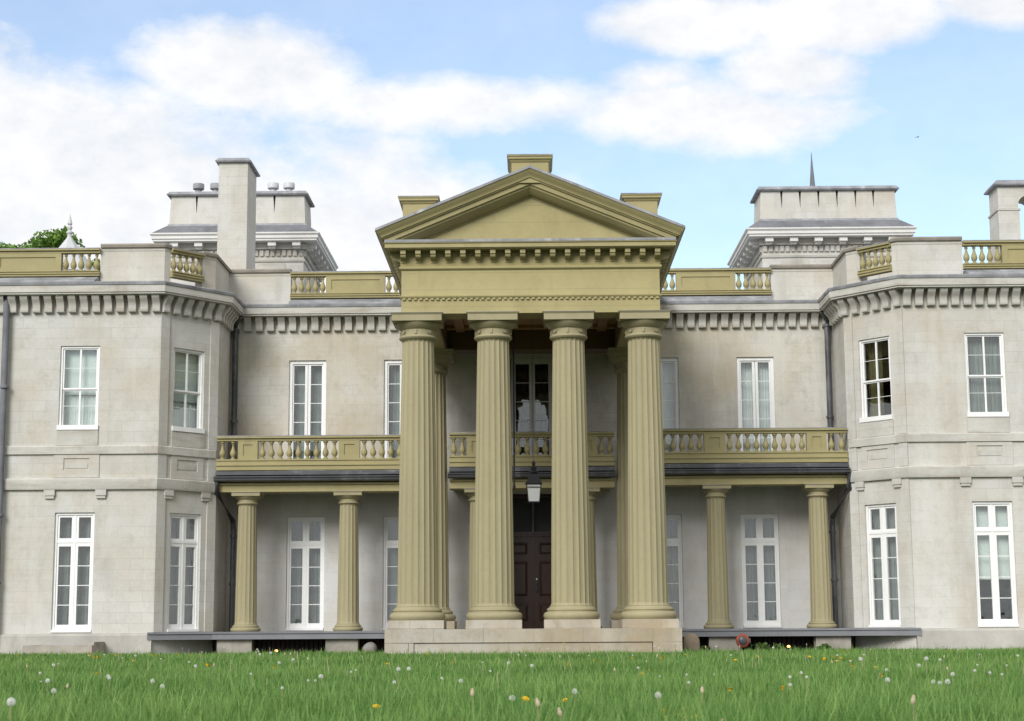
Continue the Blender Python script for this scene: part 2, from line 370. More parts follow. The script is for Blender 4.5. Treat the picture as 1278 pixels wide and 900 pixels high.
# ---------------------------------------------------------------- ground
struct(MB().add([(-900,-900,0),(900,-900,0),(900,900,0),(-900,900,0)], [(0,1,2,3)], 'lawn').build('ground'))
struct(MB().box(-24, 24, 1.55, 3.3, 0.0, 0.03, 'gravel').build('gravel_path'))

# ---------------------------------------------------------------- mansion
house = bpy.data.objects.new('mansion', None); COL.objects.link(house)
tag(house, 'long pale stone mansion with an olive columned portico, bays, balustrades and roof towers', 'mansion')
YB, YW, XB, XS = 3.6, 6.73, 9.04, 7.86
YC = 4.95
OUT = [(-17,YB),(-XB,YB),(-XS,YC),(-XS,YW),(XS,YW),(XS,YC),(XB,YB),(17,YB)]
DZ = {-1: -0.07, 1: 0.08}            # the right wing sits a touch higher than the left
TOP = 8.9
WIN = []                             # windows to place: (style, x, y, rz, z0, curtain)
cdir = math.atan2(YC-YB, XB-XS)
cL = math.hypot(XB-XS, YC-YB)
def upz(s): return (5.50+DZ[s], 7.53+DZ[s])
def loz(s): return (0.56, 3.46+DZ[s]*0.8)
up_w = MB(); 
front = MB(); recess = MB()
XWB = 10.98                          # window axis in the bay front
for s in (-1, 1):
    u0, u1 = upz(s); l0, l1 = loz(s)
    if s < 0:
        xs = [17-XWB-0.48, 17-XWB+0.48]; a, b = (-17,YB), (-XB,YB)
    else:
        xs = [XWB-XB-0.48, XWB-XB+0.48]; a, b = (XB,YB), (17,YB)
    front.wall(a, b, 0, TOP, 'wall', [(xs[0],xs[1],u0,u1),(xs[0],xs[1],l0,l1)])
    WIN.append(('sash', s*XWB, YB, 0, u0, u1, 'front_up')); WIN.append(('french', s*XWB, YB, 0, l0, l1, 'front_lo'))
    if s < 0: a, b, ang = (-XB,YB), (-XS,YC), cdir
    else: a, b, ang = (XS,YC), (XB,YB), -cdir
    mid = cL/2; hw = 0.47
    front.wall(a, b, 0, TOP, 'wall', [(mid-hw,mid+hw,u0,u1),(mid-hw,mid+hw,l0,l1)])
    WIN.append(('sash', s*(XB+XS)/2, (YB+YC)/2, ang, u0, u1, 'cant_up')); WIN.append(('french', s*(XB+XS)/2, (YB+YC)/2, ang, l0, l1, 'cant_lo'))
    if s < 0: front.wall((-XS,YC), (-XS,YW), 0, TOP, 'wall')
    else: front.wall((XS,YW), (XS,YC), 0, TOP, 'wall')
    # side and back walls of the wings
    if s < 0: front.wall((-17,22),(-17,YB), 0, TOP, 'wall')
    else: front.wall((17,YB),(17,22), 0, TOP, 'wall')
front.wall((17,22),(-17,22), 0, TOP, 'wall')
front.build('wall', house, smooth=False)
# recessed centre: upper storey and the sheltered lower storey
ru, rl = [], []
for x in (-5.84, -3.36, 3.36, 5.84):
    s = -1 if x < 0 else 1
    ru.append((x+XS-0.485, x+XS+0.485, 4.52, 7.55)); rl.append((x+XS-0.485, x+XS+0.485, 0.57, 3.46))
    WIN.append(('tall', x, YW, 0, 4.52, 7.55, 'rec_up')); WIN.append(('french', x, YW, 0, 0.57, 3.46, 'rec_lo'))
ru.append((XS-0.55, XS+0.55, 4.52, 7.55)); WIN.append(('tall', 0.02, YW, 0, 4.52, 7.55, 'centre'))
rl.append((XS-1.02, XS+1.02, 0.58, 4.02))
rb = MB(); rb.wall((-XS,YW),(XS,YW), 4.36, TOP, 'wall_recess', ru); rb.build('wall', house, smooth=False)
rb = MB(); rb.wall((-XS,YW),(XS,YW), 0, 4.36, 'wall_lower', rl); rb.build('wall', house, smooth=False)
# floors and ceiling keep daylight out of the rooms
fl = MB()
poly = [(-16.99,21.99)]+[(x*0.9995, y+0.004) for x, y in OUT]+[(16.99,21.99)]
poly = [(-16.98,21.98),(-16.98,YB+.23),(-XB-.05,YB+.23),(-XS-.16,YC+.12),(-XS-.02,YW+.23),(XS+.02,YW+.23),(XS+.16,YC+.12),(XB+.05,YB+.23),(16.98,YB+.23),(16.98,21.98)]
fl.prism(poly, 'z', 0.50, 0.555, 'interior'); fl.prism(poly, 'z', 4.25, 4.5, 'interior'); fl.prism(poly, 'z', 8.2, 8.4, 'interior')
for x in (-13.2, -7.9+0.0, -4.6, -1.9, 1.9, 4.6, 7.9, 13.2):
    yy = YW+0.24 if abs(x) < 8 else YB+0.24
    fl.box(x-0.06, x+0.06, yy, 12, 0.556, 4.249, 'interior'); fl.box(x-0.06, x+0.06, yy, 12, 4.501, 8.199, 'interior')
fl.box(-16.9, 16.9, 12.001, 12.1, 0.556, 4.249, 'interior'); fl.box(-16.9, 16.9, 12.001, 12.1, 4.501, 8.199, 'interior')
fl.build('room', house, smooth=False)
rf = MB(); rpoly = [(-16.99,21.99)]+[(x, y+0.004) for x, y in OUT]+[(16.99,21.99)]
rf.prism(rpoly, 'z', 8.86, 8.93, 'lead'); rf.build('roof', house, smooth=False)

# base courses, string courses and panels on the bays
for s in (-1, 1):
    d = DZ[s]
    pb = [(-17,YB),(-XB,YB)] if s < 0 else [(XB,YB),(17,YB)]
    MB().sweep(pb, [(0,0),(0.10,0),(0.10,0.48),(0.075,0.52),(0,0.535)], 'concrete').build('base_course', house)
    pth = [(-17,YB),(-XB,YB),(-XS-.03,YC-.04)] if s < 0 else [(XS+.03,YC-.04),(XB,YB),(17,YB)]
    MB().sweep(pth, [(0,4.02+d),(0.07,4.02+d),(0.085,4.05+d),(0.085,4.27+d),(0.07,4.29+d),(0,4.31+d)], 'trim').build('string_course', house)
    MB().sweep(pth, [(0,4.88+d),(0.055,4.88+d),(0.055,5.06+d),(0.03,5.085+d),(0,5.09+d)], 'trim').build('string_course', house)
    def along(cx, cy, ang, mb, name):
        mb.build(name, house, (cx,cy,0), ang)
    spots = [(s*XWB, YB, 0, 0.62), (s*(XB+XS)/2, (YB+YC)/2, cdir if s < 0 else -cdir, 0.56)]
    for (cx, cy, ang, off) in spots:
        for q in (-1, 1):
            if q*s > 0 and False: continue
            k = MB(); x = q*off + (0.0)
            k.box(x-0.13, x+0.13, -0.075, 0.0, 3.88+d, 4.018+d, 'trim'); k.box(x-0.11, x+0.11, -0.055, 0.0, 3.81+d, 3.879+d, 'trim')
            along(cx, cy, ang, k, 'corbel')
        k = MB(); w = off-0.07
        # raised panel frame with a sunk tablet
        k.box(-w, w, -0.025, 0, 4.78+d, 4.878+d, 'wall'); k.box(-w, w, -0.025, 0, 4.312+d, 4.50+d, 'wall')
        k.box(-w, -0.31, -0.025, 0, 4.501+d, 4.779+d, 'wall'); k.box(0.31, w, -0.025, 0, 4.501+d, 4.779+d, 'wall')
        k.box(-0.27, 0.27, -0.012, 0, 4.54+d, 4.66+d, 'trim')
        along(cx, cy, ang, k, 'panel')
        k = MB(); k.box(-0.5, 0.5, -0.03, 0, 5.092+d, 5.46+d, 'trim'); along(cx, cy, ang, k, 'apron')
    # narrow strips either side of the cant
for s in (-1, 1):
    d = DZ[s]; m = MB()
    for u in (-cL/2+0.135, cL/2-0.135):
        for (z0, z1) in ((0.556,4.018+d),(4.312+d,4.878+d),(5.092+d,8.26)):
            m.box(u-0.13, u+0.13, -0.03, 0.0, z0, z1, 'wall')
    m.build('pilaster', house, (s*(XB+XS)/2,(YB+YC)/2,0), cdir if s < 0 else -cdir, smooth=False)

# main cornice: brackets, fascia, gutter
def bracket_mesh(proj, h, w):
    pr = [(0.0, 0.0)]
    pts = [(0.30,0.0),(0.42,0.03),(0.47,0.10),(0.46,0.20),(0.46,0.34),(0.52,0.48),(0.66,0.62),(0.84,0.74),(0.95,0.85),(1.0,1.0)]
    poly = [(0.0, 0.0)]+[(-proj*a, h*b) for a, b in pts]+[(0.0, h)]
    return MB().prism(poly, 'x', -w/2, w/2, 'trim').mesh('bracket', angle=40)
corn = MB()
corn.sweep(OUT, [(0,8.66),(0.03,8.68),(0.34,8.685),(0.34,8.72),(0.37,8.73),(0.37,8.90),(0.35,8.915),(0,8.93)], 'trim')
cornice = corn.build('cornice', house)
MB().sweep(OUT, [(0.33,8.917),(0.39,8.90),(0.405,8.965),(0.38,8.985),(0.2,9.02),(0.0,9.03)], 'lead').build('gutter', cornice)
bk = bracket_mesh(0.27, 0.41, 0.18)
bcount = 0
def brackets(p0, p1, u_list, me, z, parent, name='bracket'):
    p0=Vector(p0); p1=Vector(p1); t=(p1-p0).normalized(); ang=math.atan2(t.y,t.x)
    for u in u_list:
        q=p0+t*u; link(name, me, parent, (q.x,q.y,z), ang)
SP = 0.293
for s in (-1, 1):
    fr = [0.09+SP*i for i in range(16 if s > 0 else 16)]
    if s < 0:
        brackets((-17,YB),(-XB,YB), [17-XB-u for u in fr], bk, 8.27, cornice)
        brackets((-XB,YB),(-XS,YC), [0.10+i*(cL-0.2)/5 for i in range(6)], bk, 8.27, cornice)
        brackets((-XS,YC),(-XS,YW), [0.10+SP*i for i in range(5)], bk, 8.27, cornice)
    else:
        brackets((XB,YB),(17,YB), fr, bk, 8.27, cornice)
        brackets((XS,YC),(XB,YB), [0.10+i*(cL-0.2)/5 for i in range(6)], bk, 8.27, cornice)
        brackets((XS,YW),(XS,YC), [YW-YC-0.10-SP*i for i in range(5)], bk, 8.27, cornice)
brackets((-XS,YW),(XS,YW), [0.16+SP*i for i in range(17)]+[2*XS-0.16-SP*i for i in range(17)], bk, 8.31, cornice)

# ---- balustrade pieces
def baluster_mesh(h, r=0.078, mat='olive_trim'):
    b = MB()
    pr = [(0.060,0.0),(0.060,0.07),(0.035,0.10),(0.040,0.15),(0.068,0.22),(r,0.34),(0.070,0.44),(0.042,0.58),(0.029,0.72),(0.028,0.80),(0.048,0.84),(0.030,0.87),(0.040,0.90),(0.062,0.93),(0.062,1.0)]
    b.lathe([(rr, z*h) for rr, z in pr], mat, n=14)
    return b.mesh('baluster', angle=50)

def balustrade(path, z0, z1, items, base_h, cap_h, thick, bal_me, sp, parent=house, mat='olive_trim', lead=True, dz=0):
    """items along the first->second point of path: ('p',u0,u1) panel or pedestal, ('b',u0,u1) run of balusters"""
    p0=Vector(path[0]); p1=Vector(path[1]); t=(p1-p0); L=t.length; t.normalize(); ang=math.atan2(t.y,t.x)
    b = MB()
    b.box(0, L, -thick/2-0.02, thick/2+0.02, z0, z0+base_h*0.40, mat); b.box(0, L, -thick/2-0.05, thick/2+0.05, z0+base_h*0.40, z0+base_h*0.52, mat)
    b.box(0, L, -thick/2-0.005, thick/2+0.005, z0+base_h*0.52, z0+base_h*0.86, mat); b.box(0, L, -thick/2-0.03, thick/2+0.03, z0+base_h*0.86, z0+base_h, mat)
    rl_ = MB(); rl_.box(0, L, -thick/2, thick/2, z1-cap_h, z1-cap_h*0.5, mat); rl_.box(0, L, -thick/2-0.05, thick/2+0.05, z1-cap_h*0.5, z1-0.02, mat)
    rl_.box(0, L, -thick/2-0.055, thick/2+0.055, z1-0.02, z1, 'lead' if lead else mat)
    for it in items:
        if it[0] != 'p': continue
        u0, u1 = it[1], it[2]; zz0, zz1 = z0+base_h, z1-cap_h; w = u1-u0; fr = min(0.14, w*0.26)
        b.box(u0, u1, -thick/2+0.03, thick/2-0.002, zz0, zz1, mat)
        y0, y1 = -thick/2+0.005, -thick/2+0.03
        b.box(u0, u1, y0, y1, zz0, zz0+fr*0.7, mat); b.box(u0, u1, y0, y1, zz1-fr*0.7, zz1, mat)
        b.box(u0, u0+fr, y0, y1, zz0+fr*0.7, zz1-fr*0.7, mat); b.box(u1-fr, u1, y0, y1, zz0+fr*0.7, zz1-fr*0.7, mat)
    o = b.build('balustrade', parent, (p0.x,p0.y,dz), ang, smooth=False)
    rl_.build('handrail', o, smooth=False)
    for it in items:
        if it[0] != 'b': continue
        u0, u1 = it[1], it[2]; n = max(1, round((u1-u0)/sp)); st = (u1-u0)/n
        for i in range(n): link('baluster', bal_me, o, (u0+st*(i+0.5), 0, z0+base_h), 0)
    return o

# roof parapets
PZ = 10.02
bal_roof = baluster_mesh(0.47)
def stone_parapet(path, mat='wall'):
    m = MB()
    m.sweep(path, [(-0.28,8.9),(-0.28,PZ-0.1),(0.0,PZ-0.1),(0.0,PZ-0.16),(0.015,PZ-0.17),(0.0,PZ-0.2),(0.0,9.04),(0.03,9.0),(0.03,8.9)][::-1], mat)
    o = m.build('parapet', house, smooth=False)
    MB().sweep(path, [(-0.30,PZ-0.1),(0.05,PZ-0.1),(0.06,PZ-0.04),(0.03,PZ),(-0.30,PZ)], 'cap').build('coping', o)
sb = 0.10
for s in (-1, 1):
    f1 = (s*10.58, YB+sb); f2 = (s*8.93, YB+sb)
    cx, cy = (XS-XB)/cL*s, (YC-YB)/cL
    n0 = Vector((s*(XB-sb*0.4), YB+sb))
    def cant(u): return (n0.x + cx*u, n0.y + cy*u)
    e = 0.16
    sidex = s*(XS+sb)
    uend = (XB-sb*0.4-XS-sb)/((XB-XS)/cL)
    P_front = [f1, (n0.x,n0.y), cant(0.18)]
    P_side = [cant(uend-0.42), cant(uend), (sidex, YW+sb), (s*6.33, YW+sb)]
    for P in (P_front, P_side): stone_parapet(P if s < 0 else P[::-1])
    # balusters on the cant
    a, b = cant(0.18), cant(uend-0.42)
    if s > 0: a, b = b, a
    L = (Vector(b)-Vector(a)).length
    balustrade((a,b), 9.20, 9.93, [('b',0.0,L)], 0.15, 0.12, 0.16, bal_roof, 0.2)
    # wing front: balusters then a long panel
    a, b = ((-17,YB+sb),(-10.58,YB+sb)) if s < 0 else ((10.58,YB+sb),(17,YB+sb))
    L = 17-10.58
    if s < 0: items = [('b',L-0.95,L),('p',L-2.6,L-0.95),('b',L-3.5,L-2.6),('p',0,L-3.5)]
    else: items = [('b',0,0.95),('p',0.95,2.6),('b',2.6,3.5),('p',3.5,L)]
    balustrade((a,b), 9.20, 9.90, items, 0.13, 0.12, 0.18, bal_roof, 0.2)
    # recess: balusters, panel, balusters up to the portico
    a, b = ((-6.33,YW+sb),(-2.88,YW+sb)) if s < 0 else ((2.88,YW+sb),(6.33,YW+sb))
    L = 6.33-2.88
    items = [('b',0,0.94),('p',0.94,2.5),('b',2.5,L)] if s < 0 else [('b',L-0.94,L),('p',L-2.5,L-0.94),('b',0,L-2.5)]
    balustrade((a,b), 9.21, 9.92, items, 0.13, 0.12, 0.18, bal_roof, 0.2)
# sloping lead aprons below the balustrades
for p in (((-17,YB),(-10.6,YB)), ((10.6,YB),(17,YB)), ((-6.32,YW),(-2.86,YW)), ((2.86,YW),(6.32,YW))):
    MB().sweep(p, [(0.36,8.992),(0.34,9.02),(0.02,9.165),(-0.3,9.165),(-0.3,8.99)], 'lead').build('lead_apron', house, smooth=False)
    
# ---- towers, chimneys, cupola
def tower(cx, hw, pots, slits, spire):
    cy = 12.7+hw; wh = hw-0.52
    t = MB(); t.frustum(cx, cy, 8.9, 12.25, wh, wh, wh, wh, 'wall')
    # sunk panels on the visible faces
    for q in (-1.05, 0, 1.05):
        t.box(cx+q-0.42, cx+q+0.42, cy-wh-0.02, cy-wh, 10.2, 11.55, 'trim')
    to = t.build('tower', house, smooth=False)
    sq = [(cx-wh,cy+wh),(cx-wh,cy-wh),(cx+wh,cy-wh),(cx+wh,cy+wh)]
    c = MB(); c.sweep(sq, [(0,11.60),(0.04,11.60),(0.06,11.66),(0.0,11.66)], 'trim', closed=True)
    c.sweep(sq, [(0,11.98),(0.10,11.98),(0.10,12.16),(0,12.16)], 'trim', closed=True)
    c.sweep(sq, [(0.05,12.17),(0.44,12.17),(0.44,12.22),(0.48,12.24),(0.48,12.32),(0.53,12.37),(0.53,12.41),(0.1,12.41)], 'greyframe', closed=True)
    co = c.build('cornice', to)
    md = MB().box(-0.12, 0.12, -0.36, 0, 0, 0.14, 'greyframe').box(-0.09, 0.09, -0.26, 0, -0.06, -0.001, 'greyframe').mesh('bracket', smooth=False)
    n = 6
    us = [0.18+(2*wh-0.36)*i/(n-1) for i in range(n)]
    brackets(sq[1], sq[2], us, md, 12.03, co); brackets(sq[2], sq[3], us, md, 12.03, co); brackets(sq[0], sq[1], us, md, 12.03, co)
    dn = MB()
    for i in range(24):
        u = -wh+0.085+i*(2*wh-0.17)/23
        dn.box(cx+u-0.055, cx+u+0.055, cy-wh-0.06, cy-wh, 11.78, 11.95, 'trim')
        dn.box(cx+wh, cx+wh+0.06, cy+u-0.055, cy+u+0.055, 11.78, 11.95, 'trim'); dn.box(cx-wh-0.06, cx-wh, cy+u-0.055, cy+u+0.055, 11.78, 11.95, 'trim')
    dn.build('dentil_band', to, smooth=False)
    aw = hw-0.48
    rr = MB(); rr.frustum(cx, cy, 12.411, 12.72, hw-0.03, hw-0.03, aw+0.06, aw+0.06, 'slate'); rr.frustum(cx, cy, 12.721, 12.79, aw+0.05, aw+0.05, aw+0.02, aw+0.02, 'lead')
    rr.build('roof', to, smooth=False)
    st = MB(); sy = cy-aw+0.75; st.frustum(cx, sy, 12.7, 13.14, aw, 0.75, aw-0.015, 0.735, 'wall'); st.frustum(cx, sy, 13.14, 13.66, aw-0.17, 0.58, aw-0.17, 0.58, 'ceildark')  # dark inner core paints the shade inside the slits
    edges = [-aw+0.015] + slits + [aw-0.015]
    for i in range(len(edges)-1):
        a0, a1 = edges[i], edges[i+1]; g0 = 0.0 if i == 0 else 0.038; g1 = 0.0 if i == len(edges)-2 else 0.038
        e0 = 0.03 if i == 0 else 0.004; e1 = 0.03 if i == len(edges)-2 else 0.004
        pts = [(cx+a0+(0.004 if i else 0),13.14),(cx+a1-(0.004 if i < len(edges)-2 else 0),13.14),(cx+a1-g1-(e1 if g1 == 0 else 0),13.66),(cx+a0+g0+(e0 if g0 == 0 else 0),13.66)]
        st.prism(pts, 'y', sy-0.735, sy+0.735, 'wall')
    so = st.build('chimney_stack', to, smooth=False)
    cp = MB(); a2 = aw-0.04; d2 = 0.72; cp.sweep([(cx-a2,sy+d2),(cx-a2,sy-d2),(cx+a2,sy-d2),(cx+a2,sy+d2)], [(-0.3,13.661),(0.10,13.661),(0.13,13.70),(0.05,13.80),(-0.3,13.83)], 'lead', closed=True)
    cp.frustum(cx, sy, 13.70, 13.82, a2-0.2, d2-0.2, a2-0.2, d2-0.2, 'lead'); cp.build('coping', so)
    for (px, py, mat) in pots:
        k = MB(); k.lathe([(0.11,13.8),(0.11,13.97),(0.095,13.99),(0.095,14.03),(0.165,14.035),(0.175,14.05),(0.175,14.19),(0.165,14.21),(0.05,14.22)], mat, 0, 0, 16); k.build('chimney_pot', so, (cx+px, sy-0.1, 0))
    if spire:
        k = MB(); k.lathe([(0.22,12.75),(0.13,13.8),(0.085,14.35),(0.006,15.42)], 'slate', 0, 0, 6); k.build('spire', to, (spire, cy-0.05, 0), smooth=False)
tower(-8.90, 2.55, [(-1.33,-1.3,'darkzinc' if False else 'lead'),(-0.80,-1.3,'lead'),(0.98,-1.3,'zinc'),(1.47,-1.3,'zinc')], [-1.25+0.0, 1.12], None)
tower(9.04, 2.55, [], [-1.40,-0.84,-0.28,0.28,0.84,1.38], 8.93)
ch = MB(); ch.frustum(-8.21, 9.25, 8.9, 13.40, 0.41, 0.75, 0.40, 0.74, 'wall'); cho = ch.build('chimney', house, smooth=False)
k = MB(); k.sweep([(-8.61,9.99),(-8.61,8.51),(-7.81,8.51),(-7.81,9.99)], [(-0.39,13.401),(0.08,13.401),(0.10,13.44),(0.02,13.53),(-0.39,13.57)], 'lead', closed=True); k.build('coping', cho)
ch = MB()
for (x0, x1) in ((12.87,13.41),(13.93,14.47)):
    ch.box(x0-0.02, x1+0.02, 8.48, 9.42, 8.9, 11.84, 'wall'); ch.box(x0-0.05, x1+0.05, 8.46, 9.44, 11.841, 11.89, 'trim'); ch.box(x0, x1, 8.5, 9.4, 11.891, 12.0, 'wall')
arc = [(12.87,12.001),(13.41,12.001)]+[(13.67-0.26*math.cos(a), 12.001+0.26*math.sin(a)) for a in [math.pi*i/10 for i in range(1,10)]]+[(13.93,12.001),(14.47,12.001),(14.47,12.53),(12.87,12.53)]
ch.prism(arc, 'y', 8.5, 9.4, 'wall'); cho = ch.build('chimney', house, smooth=False)
k = MB(); k.sweep([(12.87,9.4),(12.87,8.5),(14.47,8.5),(14.47,9.4)], [(-0.4,12.531),(0.10,12.531),(0.12,12.57),(0.02,12.70),(-0.4,12.74)], 'lead', closed=True); k.build('coping', cho)
cu = MB(); cu.lathe([(0.78,8.9),(0.78,11.3),(0.92,11.34),(0.92,11.42)], 'zinc', 0, 0, 8); cuo = cu.build('cupola', house, (-14.23,14.0,0), smooth=False)
k = MB(); k.lathe([(0.95,11.421),(0.80,11.62),(0.56,11.93),(0.37,12.2),(0.20,12.42),(0.085,12.58),(0.065,12.64)], 'zinc', 0, 0, 8); k.build('roof', cuo, smooth=False)
k = MB(); k.lathe([(0.065,12.63),(0.065,12.69),(0.10,12.73),(0.10,12.77),(0.05,12.81),(0.05,12.83),(0.078,12.87),(0.085,12.91),(0.07,12.96),(0.045,12.985),(0.08,13.02),(0.075,13.05),(0.004,13.34)], 'zinc', 0, 0, 14); k.build('finial', cuo)

# ---------------------------------------------------------------- portico
# stone platform and steps
pf = MB()
pf.box(-2.515, 2.515, -0.96, YW-0.01, 0.305, 0.585, 'step'); pf.box(-2.514, 2.514, -0.88, 3, 0.0, 0.304, 'step'); pf.box(-3.13, -2.516, -0.95, YW-0.01, 0.0, 0.588, 'step'); pf.box(2.516, 3.13, -0.95, YW-0.01, 0.0, 0.588, 'step')
pfo = pf.build('platform', house, smooth=False)
MB().box(-2.50, 2.50, -0.93, -0.881, 0.0, 0.288, 'step').build('step', house, smooth=False)

def entasis(r0, r1, z0, z1, n=9):
    return [(r0+(r1-r0)*((i/n)**1.35), z0+(z1-z0)*i/n) for i in range(n+1)]
def column(x, y, zb, zt, rb, rt, cap, base, n_fl=20, plinth=None, mat='khaki', ncirc=160, dz=0, ornament=False):
    """zb..zt between the platform and the entablature; returns the shaft with capital, base and plinth below it"""
    ab = cap*0.315
    sz0, sz1 = zb+base, zt-cap
    sh = MB(); prof = [(rb*1.06, sz0)]+[(r, z) for r, z in entasis(rb, rt, sz0+0.06, sz1-0.03)]+[(rt*1.03, sz1)]
    sh.lathe(prof, mat, 0, 0, ncirc, n_fl, rb*0.055, (sz0+0.05, sz1-0.02))
    o = sh.build('column', house, (x,y,dz), 0.0785, angle=24)
    c = MB(); T = zt; k = cap/0.57; f = rt/0.345
    pr = [(0.345,.57),(0.372,.555),(0.40,.535),(0.415,.505),(0.405,.475),(0.385,.462),(0.372,.45),(0.372,.335),(0.39,.325),(0.41,.31),(0.445,.28),(0.485,.235),(0.505,.20),(0.50,.181)]
    c.lathe([(r*f, T-d*k) for r, d in pr], mat, n=48)
    h = 0.535*f; c.box(-h, h, -h, h, T-0.18*k, T-0.05*k, mat)
    c.frustum(0, 0, T-0.0499*k, T-0.008, h, h, h*1.055, h*1.055, mat); c.box(-h*1.06, h*1.06, -h*1.06, h*1.06, T-0.008, T, 'lead')
    if ornament:
        for i in range(8):
            a = math.pi/8+i*math.pi/4 - 0.0785 + math.pi/8; rr = 0.375*f
            q = [(math.cos(a+da)*(rr+0.025), math.sin(a+da)*(rr+0.025), zz) for da, zz in ((-0.06,T-.445*k),(0.06,T-.445*k),(0.06,T-.345*k),(-0.06,T-.345*k))] if i % 2 else \
                [(math.cos(a+0.13*math.cos(w))*(rr+0.03), math.sin(a+0.13*math.cos(w))*(rr+0.03), T-.395*k+0.04*math.sin(w)) for w in [j*math.pi/4 for j in range(8)]]
            qi = [(p[0]*0.93, p[1]*0.93, p[2]) for p in q]; nq = len(q)
            c.add(q+qi, [tuple(range(nq))]+[(j,(j+1)%nq,nq+(j+1)%nq,nq+j) for j in range(nq)], mat)
    c.build('capital', o, (0,0,0), -0.0785)
    bs = MB(); B = base
    tb = rb*1.40
    bs.lathe([(tb*0.93,zb),(tb*0.985,zb+B*.14),(tb,zb+B*.28),(tb*0.985,zb+B*.42),(tb*0.93,zb+B*.54),(tb*0.86,zb+B*.58),(tb*0.86,zb+B*.64),(tb*0.885,zb+B*.70),(tb*0.87,zb+B*.80),(tb*0.80,zb+B*.88),(rb*1.08,zb+B*.97),(rb*1.03,zb+B)], mat, n=48)
    bs.build('base', o)
    if plinth:
        MB().box(-plinth[0], plinth[0], -plinth[0], plinth[0], plinth[1], zb-0.001, 'step').build('plinth', o, (0,0,0), -0.0785, smooth=False)
    return o
for x in (-2.50, -0.835, 0.835, 2.50):
    column(x, 0.0, 0.778, 7.455, 0.435, 0.352, 0.57, 0.29, plinth=(0.598,0.586), ornament=True)
for x in (-2.50, 2.50):
    column(x, 5.02, 0.778, 7.455, 0.435, 0.352, 0.57, 0.29, plinth=(0.598,0.586), ornament=True)

# entablature
XE, YE = 2.85, -0.36
UP = [(-XE,8.6),(-XE,YE),(XE,YE),(XE,8.6)]
ent = MB()
ent.sweep(UP, [(-0.72,7.455),(0,7.455),(0,7.79),(0.02,7.795),(0.045,7.83),(0.045,7.855),(0.005,7.86),(0.0,7.87),(0.0,8.42),(0.02,8.43),(0.05,8.46),(0.05,8.50),(0.02,8.52),(0.03,8.57),(0.01,8.58),(0.01,8.93),(-0.72,8.93)], 'olive', cap=False)
ento = ent.build('entablature', house)
dn_me = MB().box(-0.032, 0.032, -0.042, -0.001, 0.0, 0.04, 'olive_trim').mesh('dentil', smooth=False)
for i in range(46): link('dentil', dn_me, ento, (-XE+0.06+i*(2*XE-0.12)/45, YE, 7.755))
# inner faces, beams and coffered ceiling
bm_ = MB()
bm_.box(-2.13, 2.13, 4.66, 5.38, 7.457, 7.99, 'ceildark'); bm_.box(-2.13, 2.13, 0.361, 0.40, 7.46, 7.99, 'ceildark')
bm_.box(-2.13, -2.09, 0.401, 4.659, 7.46, 7.99, 'ceildark'); bm_.box(2.09, 2.13, 0.401, 4.659, 7.46, 7.99, 'ceildark')
bm_.build('beam', ento, smooth=False)
ce = MB(); ce.box(-2.85, 2.85, 0.0, YW, 7.99, 8.04, 'ceil')
for x in (-1.75, -0.55, 0.55, 1.75): ce.box(x-0.11, x+0.11, 0.40, 4.65, 7.90, 7.989, 'ceil')
for y in (0.75, 2.5, 4.25): ce.box(-2.08, 2.08, y-0.11, y+0.11, 7.905, 7.988, 'ceil')
for x in (-1.15, 0, 1.15): ce.box(x-0.3, x+0.3, 1.2, 2.0, 7.95, 7.987, 'ceildark')
ce.build('ceiling', house, smooth=False)
MB().box(-2.13, 2.13, YW-0.10, YW-0.003, 7.66, 7.82, 'greyframe').box(-2.13, 2.13, YW-0.06, YW-0.003, 7.821, 7.985, 'ceildark').build('cornice', house, smooth=False)

# horizontal cornice and modillions
hc = MB(); hc.sweep(UP, [(0.0,8.845),(0.31,8.848),(0.31,8.86),(0.345,8.87),(0.345,8.95),(0.37,8.97),(0.37,8.985),(0.0,9.0)], 'olive_trim', cap=False)
hco = hc.build('cornice', ento)
MB().box(-3.2, 3.2, YE-0.378, YE-0.02, 8.987, 9.045, 'lead').build('lead_flashing', hco, smooth=False)
md = MB().prism([(0,-0.25),(-0.03,-0.25),(-0.04,-0.21),(-0.10,-0.19),(-0.20,-0.17),(-0.225,-0.14),(-0.23,-0.11),(-0.25,-0.10),(-0.26,-0.09),(-0.26,0.0),(0,0.0)], 'x', -0.058, 0.058, 'olive_trim').mesh('modillion', angle=40)
U3 = [2.85+x-0.0 for x in [-2.8+0.3294*i for i in range(18)]]
brackets((-XE,YE),(XE,YE), U3, md, 8.843, hco, 'modillion')
sideu = [0.1+0.3294*i for i in range(22)]
brackets((XE,YE),(XE,8.6), sideu, md, 8.843, hco, 'modillion'); brackets((-XE,8.6),(-XE,YE), [8.6-YE-u for u in sideu], md, 8.843, hco, 'modillion')
